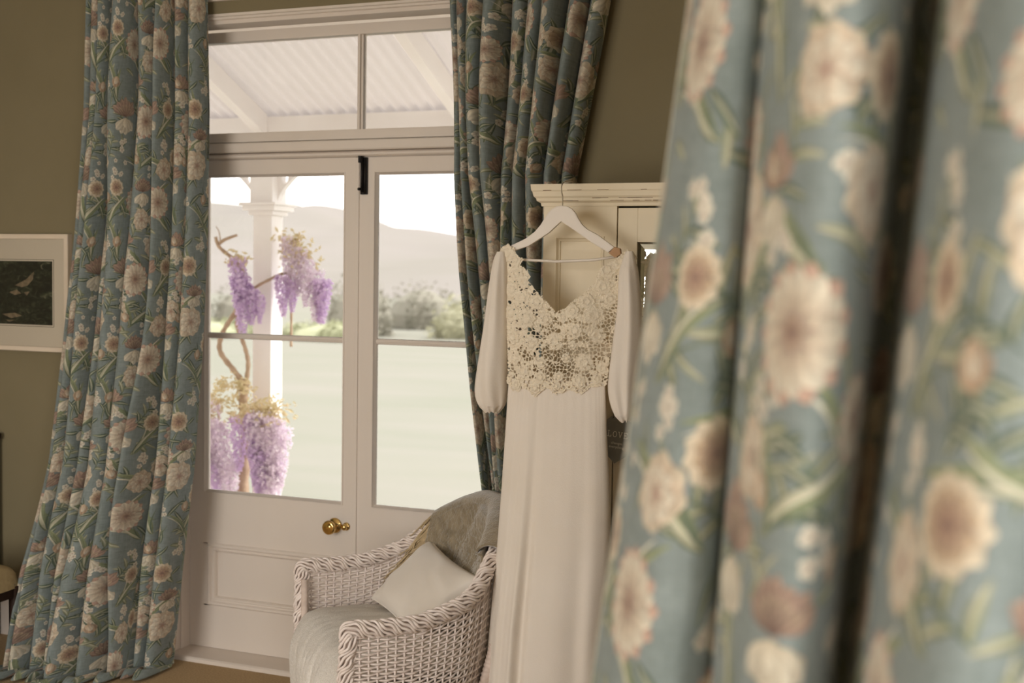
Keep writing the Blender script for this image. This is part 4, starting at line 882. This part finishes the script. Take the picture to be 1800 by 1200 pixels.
def weave(name, pos, nrm, nst, nrow, rad, amp, parent, hmax=0.985):
    """pos(l01,h) and nrm(l01): woven panel of real strands passing before and behind upright stakes"""
    V = []; F = []; base = 0
    ns = nst * 2 + 1; ls = np.linspace(0, 1, ns); up = np.array([0, 0, 1.0]); N_ = nrm(ls)
    for j in range(nrow):
        h = (j + 0.5) / nrow * hmax
        p = pos(ls, np.full(ns, h)); sgn = np.cos(PI * np.arange(ns) / 2 * 1.0 + (0 if j % 2 else PI)); sgn = np.where(np.arange(ns) % 2 == 0, np.cos(PI * np.arange(ns) / 2 + (0 if j % 2 else PI)), 0)
        c = p + N_ * (amp * sgn)[:, None]
        ring = np.stack([c + N_ * rad, c + up * rad * 0.95, c - N_ * rad, c - up * rad * 0.95], 1)
        V.append(ring.reshape(-1, 3)); i = np.arange(ns - 1)[:, None] * 4 + base; k = np.arange(4)[None]; k2 = (k + 1) % 4
        F.append(np.stack([i + k, i + k2, i + 4 + k2, i + 4 + k], -1).reshape(-1, 4)); base += ns * 4
    hs = np.linspace(0.0, 1.0, 9)
    for s_ in range(nst + 1):
        l = np.full(9, s_ / nst); p = pos(l, hs); n_ = nrm(l); t_ = np.cross(n_, up)
        ring = np.stack([p + n_ * rad * .9, p + t_ * rad * .9, p - n_ * rad * .9, p - t_ * rad * .9], 1)
        V.append(ring.reshape(-1, 3)); i = np.arange(8)[:, None] * 4 + base; k = np.arange(4)[None]; k2 = (k + 1) % 4
        F.append(np.stack([i + k, i + k2, i + 4 + k2, i + 4 + k], -1).reshape(-1, 4)); base += 36
    V = np.concatenate(V); F = np.concatenate(F)
    me = bpy.data.meshes.new(name); me.vertices.add(len(V)); me.vertices.foreach_set('co', V.reshape(-1).astype(np.float32))
    me.loops.add(F.size); me.loops.foreach_set('vertex_index', F.reshape(-1).astype(np.int32))
    me.polygons.add(len(F)); me.polygons.foreach_set('loop_start', np.arange(0, F.size, 4, dtype=np.int32)); me.update(calc_edges=True)
    me.polygons.foreach_set('use_smooth', np.ones(len(F), bool)); me.materials.append(M_wick)
    o = bpy.data.objects.new(name, me); COL.objects.link(o); o.parent = parent; o['kind'] = 'stuff'
    return o
LT_ = seg[-1]; i4, i8 = seg[int(NR * 3.6 / 12)], seg[int(NR * 8.4 / 12)]
for nm, a, c in (('woven_arm', 0, i4), ('woven_back', i4, i8), ('woven_arm', i8, LT_)):
    weave(nm, lambda l, h, a=a, c=c: wall(a + (c - a) * l, h), lambda l, a=a, c=c: at_len(nor, a + (c - a) * l), int((c - a) / 0.027), 52, 0.0040, 0.0062, chair)
weave('woven_apron', lambda l, h: np.stack([(-.355 + .71 * l) * (1 + .0 * h), 0.050 - 0.02 * np.sin(PI * l) + 0.0 * h, 0.05 + 0.27 * h], -1), lambda l: np.stack([np.zeros_like(l), -np.ones_like(l), np.zeros_like(l)], -1), 28, 34, 0.0040, 0.0050, chair)
# braided border running up the arm fronts and along the rim
bp = [(-.364, -.004, .03), (-.376, -.008, .25), (-.390, -.008, .45), (-.399, -.004, .545)] + [tuple(p) for p in RIM[:1]] + [tuple(p) for p in RIM[1:-1]] + [RIM[-1]] + [(.385, -.004, .545), (.376, -.008, .45), (.362, -.008, .25), (.350, -.004, .03)]
bc = catmull(bp, 700); bl = np.concatenate([[0], np.cumsum(np.linalg.norm(np.diff(bc, axis=0), axis=1))])
bt_ = np.gradient(bc, axis=0); bt_ /= np.linalg.norm(bt_, axis=1)[:, None]
ref = np.array([0.0, 0.35, 0.94]); e1 = np.cross(bt_, np.where(np.abs(bt_[:, 2:3]) > 0.85, np.array([[0, 1.0, 0]]), ref[None])); e1 /= np.linalg.norm(e1, axis=1)[:, None]
# keep the frame continuous
for k in range(1, 700):
    v_ = e1[k - 1] - bt_[k] * (e1[k - 1] @ bt_[k]); e1[k] = v_ / np.linalg.norm(v_)
e2 = np.cross(bt_, e1)
bm_ = MB()
for k in range(10):
    a = bl / 0.15 * 2 * PI + k * 2 * PI / 10 + 0.25 * np.sin(bl / 0.05 * 2 * PI)
    rr = 0.0175 + 0.0022 * np.sin(bl / 0.05 * 2 * PI + k * PI)
    pts = bc + e1 * (np.cos(a) * rr)[:, None] + e2 * (np.sin(a) * rr * 1.25)[:, None]
    bm_.tube([tuple(p) for p in pts[::1]], 0.0046, 5)
o = bm_.build('braided_rim', M_wick, chair, smooth=True); o['kind'] = 'stuff'
MB().tube([tuple(p) for p in bc[::6]], 0.0125, 6).build('rim_core', M_wrap, chair, smooth=True)
for s in (-1, 1):
    pp = catmull([(s * .285, .375, 0.0), (s * .300, .42, .28), (s * .315, .475, .52), (s * .325, .505, .70)], 220)
    MB().tube([tuple(p) for p in pp], [0.0165 + 0.0014 * math.sin(i * 1.55) for i in range(220)], 10).build('rear_post', M_wrap, chair, smooth=True)
    MB().tube([(s * .345, .0, 0.0), (s * .352, -.002, .3), (s * .375, 0, .54)], 0.012, 8).build('front_leg', M_wrap, chair, smooth=True)
MB().box(-0.33, 0.33, 0.05, 0.40, 0.33, 0.352).build('seat_base', M_wick, chair)

# loose linen cover over the seat cushion
M_linen = mat('pale_grey_linen', (246, 241, 234), (226, 220, 210), rough=0.95, scale=110, bump=0.9, bscale=240, sheen=0.2, stretch=(1, 3, 1))
def to_world(u, v, z):
    c, s = math.cos(CRZ), math.sin(CRZ); return np.stack([CH[0] + u * c - v * s, CH[1] + u * s + v * c, z], -1)
NU, NV = 90, 110
uu = np.linspace(-1, 1, NU); q = np.linspace(0, 1, NV); P = np.zeros((NV, NU, 3))
path = catmull([(.43, .405), (.36, .425), (.22, .435), (.10, .440), (.04, .436), (.008, .420), (-.016, .37), (-.024, .31), (-.024, .25), (-.020, .17)], NV)
for r in range(NV):
    v, z = path[r]; f = q[r]; front = max(0, (f - 0.5) / 0.5)
    hw = np.interp(v, [-.07, 0.02, .2, .36, .43], [.338, .345, .350, .325, .26])
    fold = 0.020 * front * np.sin(uu * 15 + 1.6 * np.sin(uu * 5)) + 0.018 * front * (vnoise(uu * 9, np.full(NU, f * 3), 2) - 0.5)
    P[r, :, 0] = uu * hw
    P[r, :, 1] = v - np.abs(fold) * min(1, max(0, (.43 - z) / .08)) - fold * 0.3 + 0.02 * np.abs(uu) ** 6 * front
    P[r, :, 2] = z - 0.030 * np.abs(uu) ** 5 + 0.014 * (vnoise(uu * 5 + 4, np.full(NU, f * 5), 6) - 0.5) + 0.005 * (vnoise(uu * 16, np.full(NU, f * 14), 7) - 0.5) + 0.05 * max(0, f - .7) / .3 * front * (uu + 1) * 0.5 - 0.035 * front ** 2 * np.sin(uu * 2.2)
sc_ = empty('seat_cover', CH, CRZ); tag(sc_, 'pale grey linen cushion cover draped over the wicker chair seat', 'seat cover')
o = grid_mesh('cloth', P, M_linen, sc_); sm = o.modifiers.new('thickness', 'SOLIDIFY'); sm.thickness = 0.03; sm.offset = -1.0

# satin lumbar cushion
M_satin = mat('pale_taupe_satin', (236, 228, 218), (230, 222, 211), rough=0.5, scale=6, spec=0.3, sheen=0.3)
cu = empty('lumbar_cushion', (0, 0, 0)); 
cen = np.array([-0.070, 0.345, 0.560]); ax1 = np.array([.40, .045, -.035]); ax1 /= np.linalg.norm(ax1); ax2 = np.array([0.02, .190, .165]); ax2 -= ax1 * (ax1 @ ax2); ax2 /= np.linalg.norm(ax2); ax3 = np.cross(ax1, ax2)
n = 56; g = np.linspace(-1, 1, n); A_, B_ = np.meshgrid(g, g)
def pillow_side(sgn):
    pin = 1 - 0.10 * (1 - np.abs(B_) ** 2) * np.abs(A_) ** 2; pin2 = 1 - 0.10 * (1 - np.abs(A_) ** 2) * np.abs(B_) ** 2
    hgt = 0.062 * ((1 - A_ ** 2) * (1 - B_ ** 2)) ** 0.42
    hgt = hgt + 0.005 * hgt / 0.062 * np.sin(A_ * 5 + B_ * 7 + 3 * vnoise(A_ * 2 + 5, B_ * 2 + 5, 3)) * (np.abs(A_) + np.abs(B_)) * 0.8
    return cen + ax1 * (A_ * 0.215 * pin)[..., None] + ax2 * (B_ * 0.142 * pin2)[..., None] + ax3 * (sgn * hgt)[..., None]
def pil(sgn, nm):
    Pl = pillow_side(sgn); W_ = to_world(Pl[..., 0], Pl[..., 1], Pl[..., 2])
    o_ = grid_mesh(nm, W_ - np.array(CUL), M_satin, cu); return o_
CUL = to_world(np.array(cen[0]), np.array(cen[1]), np.array(0.44)); cu.location = CUL
tag(cu, 'plain pale taupe cushion leaning on the wicker chair back', 'cushion')
pil(1, 'front_cover'); pil(-1, 'back_cover')
# piping seam
edge = []
for k in range(n): edge.append((g[k], -1))
for k in range(n): edge.append((1, g[k]))
for k in range(n): edge.append((g[::-1][k], 1))
for k in range(n): edge.append((-1, g[::-1][k]))
pe = []
for a_, b_ in edge:
    pin = 1 - 0.10 * (1 - b_ * b_) * a_ * a_; pin2 = 1 - 0.10 * (1 - a_ * a_) * b_ * b_
    L_ = cen + ax1 * a_ * 0.215 * pin + ax2 * b_ * 0.142 * pin2; pe.append(tuple(to_world(L_[0], L_[1], L_[2]) - CUL))
MB().tube(pe, 0.0022, 5).build('seam', M_satin, cu, smooth=True)

# woollen throw over the chair back
M_wool = mat('olive_brown_wool', (158, 144, 120), (124, 112, 90), rough=1.0, scale=34, bump=1.0, bscale=170, sheen=0.8, stretch=(1, 1, 1), detail=8)
tl = empty('wool_throw', CH, CRZ); tag(tl, 'fringed olive brown wool throw slung over the wicker chair back', 'throw')
NU, NV = 240, 200
la, lb = seg[int(NR * 4.05 / 12)], seg[int(NR * 8.0 / 12)]
P = np.zeros((NV, NU, 3)); us = np.linspace(0, 1, NU)
for r in range(NV):
    f = r / (NV - 1)
    l = la + (lb - la) * us - 0.05 * max(0, f - 0.42) * (1 - us) * 0.6
    R_ = at_len(rim, l); n_ = at_len(nor, l)
    drop_out = 0.20; drop_in = 0.20 + 0.16 * us ** 1.2 + 0.05 * np.sin(us * 7)
    if f < 0.34: d = (0.34 - f) / 0.34 * drop_out; off = 0.045 + 0 * us; zt_ = R_[:, 2] - d + 0.012
    elif f < 0.46: a = (f - 0.34) / 0.12 * PI; d = 0 * us; off = 0.045 * math.cos(a) + 0 * us; zt_ = R_[:, 2] + 0.012 + 0.034 * math.sin(a)
    else: k = (f - 0.46) / 0.54; d = k * drop_in; off = -0.045 - 0.012 * k + 0 * us; zt_ = R_[:, 2] + 0.012 - d
    h_lean = np.where(f > 0.46, 0.30 * d, -0.30 * 0 * us)     # follows the raked shell downwards
    lean = at_len(rim, l)[:, 1] * 0.24 / 0.8 * (R_[:, 2] - np.minimum(zt_, R_[:, 2]))
    wr_ = 0.060 * (vnoise(us * 5 + f * 4.0, np.full(NU, f * 1.8), 21) - 0.5) + 0.020 * np.abs(np.sin(us * 9 + 4.5 * f + 3 * vnoise(us * 3, np.full(NU, f), 5))) - 0.01 + 0.006 * (vnoise(us * 60, np.full(NU, f * 48), 31) - 0.5) + 0.004 * (vnoise(us * 120, np.full(NU, f * 100), 33) - 0.5)
    amp_ = 0.35 + 0.65 * min(1, abs(f - 0.40) * 3)
    off = off + wr_ * amp_ * (1 if f < 0.46 else -1) * (1 if f < .34 or f > .46 else 0.5)
    P[r, :, 0] = R_[:, 0] + n_[:, 0] * off; P[r, :, 1] = R_[:, 1] - lean + n_[:, 1] * off
    P[r, :, 2] = zt_ + 0.012 * (vnoise(us * 8, np.full(NU, f * 3), 8) - 0.3) + 0.018 * np.sin(PI * us) * (0.3 < f < 0.55)
o = grid_mesh('cloth', P, M_wool, tl); sm = o.modifiers.new('thickness', 'SOLIDIFY'); sm.thickness = 0.009; sm.offset = 0
# fringe along the end that hangs towards the door
M_fringe = mat('wool_fringe', (204, 184, 148), (172, 152, 120), rough=1.0, scale=40)
rg = random.Random(3); fb = MB()
for k in range(170):
    r = int(NV * rg.uniform(0.36, 0.99)); p = Vector(P[r, 0]); dr_ = Vector(P[r, 0] - P[r, 9]).normalized()
    L = rg.uniform(0.09, 0.15); sag = rg.uniform(0.5, 1.0)
    q1 = p + dr_ * L * 0.45 + Vector((rg.gauss(0, .006), rg.gauss(0, .006), -0.2 * L * sag)); q2 = p + dr_ * L * 0.8 + Vector((rg.gauss(0, .010), rg.gauss(0, .010) - 0.01, -0.7 * L * sag)); q3 = p + dr_ * L * 0.95 + Vector((rg.gauss(0, .014), rg.gauss(0, .014) - 0.015, -1.15 * L * sag))
    fb.tube([p - dr_ * 0.008, q1, q2, q3], [0.0026, 0.0024, 0.002, 0.0012], 5)
fo = fb.build('fringe', M_fringe, tl, smooth=True); fo['kind'] = 'stuff'

# ------------------------------------------------------------------ framed picture on the wall
M_frame = mat('off_white_frame', (226, 210, 190), (218, 202, 180), rough=0.6, scale=8, bump=0.1, stretch=(0.4, 1, 1))
M_mat = mat('cream_mount_board', (228, 212, 190), rough=0.9)
M_line = mat('ink_line', (70, 62, 50), rough=0.9)
pf = empty('framed_picture', (-1.62, -0.001, 1.50)); tag(pf, 'off white frame around a small dark picture on the taupe wall', 'picture')
X0, X1, Z0_, Z1_ = -0.36, 0.342, -0.250, 0.249
MB().frame(X0, X1, Z0_, Z1_, ((0, 0), (0, -0.026), (0.002, -0.028), (0.019, -0.028), (0.021, -0.026), (0.021, -0.016))).build('frame_moulding', M_frame, pf)
MB().box(X0 + 0.01, X1 - 0.01, -0.017, -0.004, Z0_ + 0.01, Z1_ - 0.01).build('mount', M_mat, pf)
q0 = 0.252
MB().frame(-0.29, q0 + 0.008, -0.145, 0.142, ((0, -0.0172), (0, -0.0178), (0.0018, -0.0178), (0.0018, -0.0172))).build('ruled_line', M_line, pf)
def art_mat():
    m = bpy.data.materials.new('dark_pond_print'); m.use_nodes = True; nt = m.node_tree; N = nt.nodes; L = nt.links; p = N['Principled BSDF']; p.inputs['Roughness'].default_value = 0.35
    tc = N.new('ShaderNodeTexCoord'); mp = N.new('ShaderNodeMapping'); mp.inputs['Scale'].default_value = (1, 1, 1.6); L.new(tc.outputs['Object'], mp.inputs[0])
    a = N.new('ShaderNodeTexNoise'); a.inputs['Scale'].default_value = 26; a.inputs['Detail'].default_value = 8; a.inputs['Distortion'].default_value = 1.2; L.new(mp.outputs[0], a.inputs['Vector'])
    r = N.new('ShaderNodeValToRGB'); e = r.color_ramp.elements
    e[0].position = 0.42; e[0].color = (*lin((24, 26, 22)), 1); e[1].position = 0.78; e[1].color = (*lin((150, 140, 116)), 1)
    x = e.new(0.56); x.color = (*lin((44, 50, 38)), 1); x = e.new(0.66); x.color = (*lin((78, 82, 62)), 1)
    L.new(a.outputs[0], r.inputs[0]); L.new(r.outputs[0], p.inputs['Base Color']); return m
MB().box(-0.282, q0, -0.0182, -0.016, -0.137, 0.134).build('print', art_mat(), pf)
# pale lily shapes in the print
M_lily = mat('print_pale_marks', (150, 130, 104), (110, 96, 76), rough=0.5, scale=60)
for (pts) in ([(0.05, 0.03), (0.11, 0.055), (0.155, 0.09), (0.148, 0.055), (0.12, 0.03), (0.09, 0.022)], [(0.02, 0.0), (0.06, 0.012), (0.085, -0.005), (0.05, -0.012)], [(0.10, 0.0), (0.13, 0.005), (0.115, -0.014)], [(-0.02, -0.095), (0.05, -0.088), (0.09, -0.10), (0.03, -0.112)], [(0.0, -0.12), (0.05, -0.118), (0.02, -0.128)]):
    MB().prism_y(pts, -0.0186, -0.0180).build('pale_mark', M_lily, pf)
MB().box(X0 + 0.02, X1 - 0.02, -0.0205, -0.0190, Z0_ + 0.02, Z1_ - 0.02).build('glazing', M_glass, pf)

# ------------------------------------------------------------------ dark chest and needlepoint stool by the wall
def seat_mat():
    m = mat('needlepoint_seat', (178, 158, 118), (164, 144, 106), rough=0.95, scale=50, bump=0.5, bscale=400)
    nt = m.node_tree; N = nt.nodes; L = nt.links; p = N['Principled BSDF']
    src = p.inputs['Base Color'].links[0].from_socket
    tc = N.new('ShaderNodeTexCoord'); v = N.new('ShaderNodeTexVoronoi'); v.inputs['Scale'].default_value = 16; L.new(tc.outputs['Object'], v.inputs['Vector'])
    nz = N.new('ShaderNodeTexNoise'); nz.inputs['Scale'].default_value = 70; L.new(tc.outputs['Object'], nz.inputs['Vector'])
    ad = N.new('ShaderNodeMath'); ad.operation = 'MULTIPLY_ADD'; ad.inputs[1].default_value = 0.9; L.new(nz.outputs[0], ad.inputs[0]); L.new(v.outputs['Distance'], ad.inputs[2])
    lt = N.new('ShaderNodeMath'); lt.operation = 'LESS_THAN'; lt.inputs[1].default_value = 0.70; L.new(ad.outputs[0], lt.inputs[0])
    rp = N.new('ShaderNodeValToRGB'); rp.color_ramp.interpolation = 'CONSTANT'; e = rp.color_ramp.elements
    e[0].color = (*lin((176, 96, 70)), 1); e[1].position = 0.55; e[1].color = (*lin((84, 96, 96)), 1); x = e.new(0.3); x.color = (*lin((104, 104, 70)), 1)
    L.new(v.outputs['Color'], rp.inputs[0])
    mx = N.new('ShaderNodeMix'); mx.data_type = 'RGBA'; L.new(lt.outputs[0], mx.inputs['Factor']); L.new(src, mx.inputs['A']); L.new(rp.outputs[0], mx.inputs['B']); L.new(mx.outputs['Result'], p.inputs['Base Color'])
    return m
st = empty('dressing_stool', (-1.425, -0.560, 0)); tag(st, 'wooden stool with floral needlepoint seat beside the puddled curtain', 'stool')
sw, sd_ = 0.205, 0.205
for sx in (-1, 1):
    for sy in (-1, 1):
        MB().tube([(sx * (sw - .028), sy * (sd_ - .028), 0), (sx * (sw - .024), sy * (sd_ - .024), .16), (sx * (sw - .022), sy * (sd_ - .022), .345)], [0.014, 0.018, 0.021], 8).build('leg', M_dark, st, smooth=True)
    MB().box(sx * (sw - .022) - .012, sx * (sw - .022) + .012, -sd_ + .03, sd_ - .03, .30, .345).build('seat_rail', M_dark, st, bevel=0.003)
    MB().box(-sw + .03, sw - .03, sx * (sd_ - .022) - .012, sx * (sd_ - .022) + .012, .30, .345).build('seat_rail', M_dark, st, bevel=0.003)
P = np.zeros((40, 40, 3)); g_ = np.linspace(-1, 1, 40); A2, B2 = np.meshgrid(g_, g_)
rr_ = 1 - 0.05 * (np.abs(A2) * np.abs(B2)) ** 3
P[..., 0] = A2 * sw * rr_; P[..., 1] = B2 * sd_ * rr_; P[..., 2] = 0.338 + 0.09 * np.clip((1 - A2 ** 10) * (1 - B2 ** 10), 0, 1) ** 0.28 + 0.012 * (1 - A2 ** 2) * (1 - B2 ** 2)
grid_mesh('seat_pad', P, seat_mat(), st)
ck = empty('chest_of_drawers', (-2.125, -0.26, 0)); tag(ck, 'dark wooden chest against the taupe wall below the framed picture', 'chest')
for sx in (-1, 1): MB().box(sx * 0.455 - 0.012, sx * 0.455 + 0.012, -0.22, 0.235, 0.0, 0.862).build('side_panel', M_dark, ck, bevel=0.002)
MB().box(-0.478, 0.478, -0.24, 0.24, 0.862, 0.888).build('top', M_dark, ck, bevel=0.005)
MB().box(-0.443, 0.443, 0.22, 0.232, 0.05, 0.862).build('back_panel', M_dark, ck)
MB().box(-0.443, 0.443, -0.20, 0.22, 0.05, 0.07).build('bottom_board', M_dark, ck)
for k in range(4):
    d_ = MB().box(-0.440, 0.440, -0.222, -0.195, 0.08 + k * 0.195, 0.265 + k * 0.195).build('drawer', M_dark, ck, bevel=0.004)
    for x in (-0.22, 0.22): MB().lathe([(0.008, 0), (0.008, 0.012), (0.016, 0.016), (0.016, 0.024), (0.004, 0.028)], (x, -0.222, 0.172 + k * 0.195), 'Y', 14).build('knob', M_brass, d_, smooth=True)
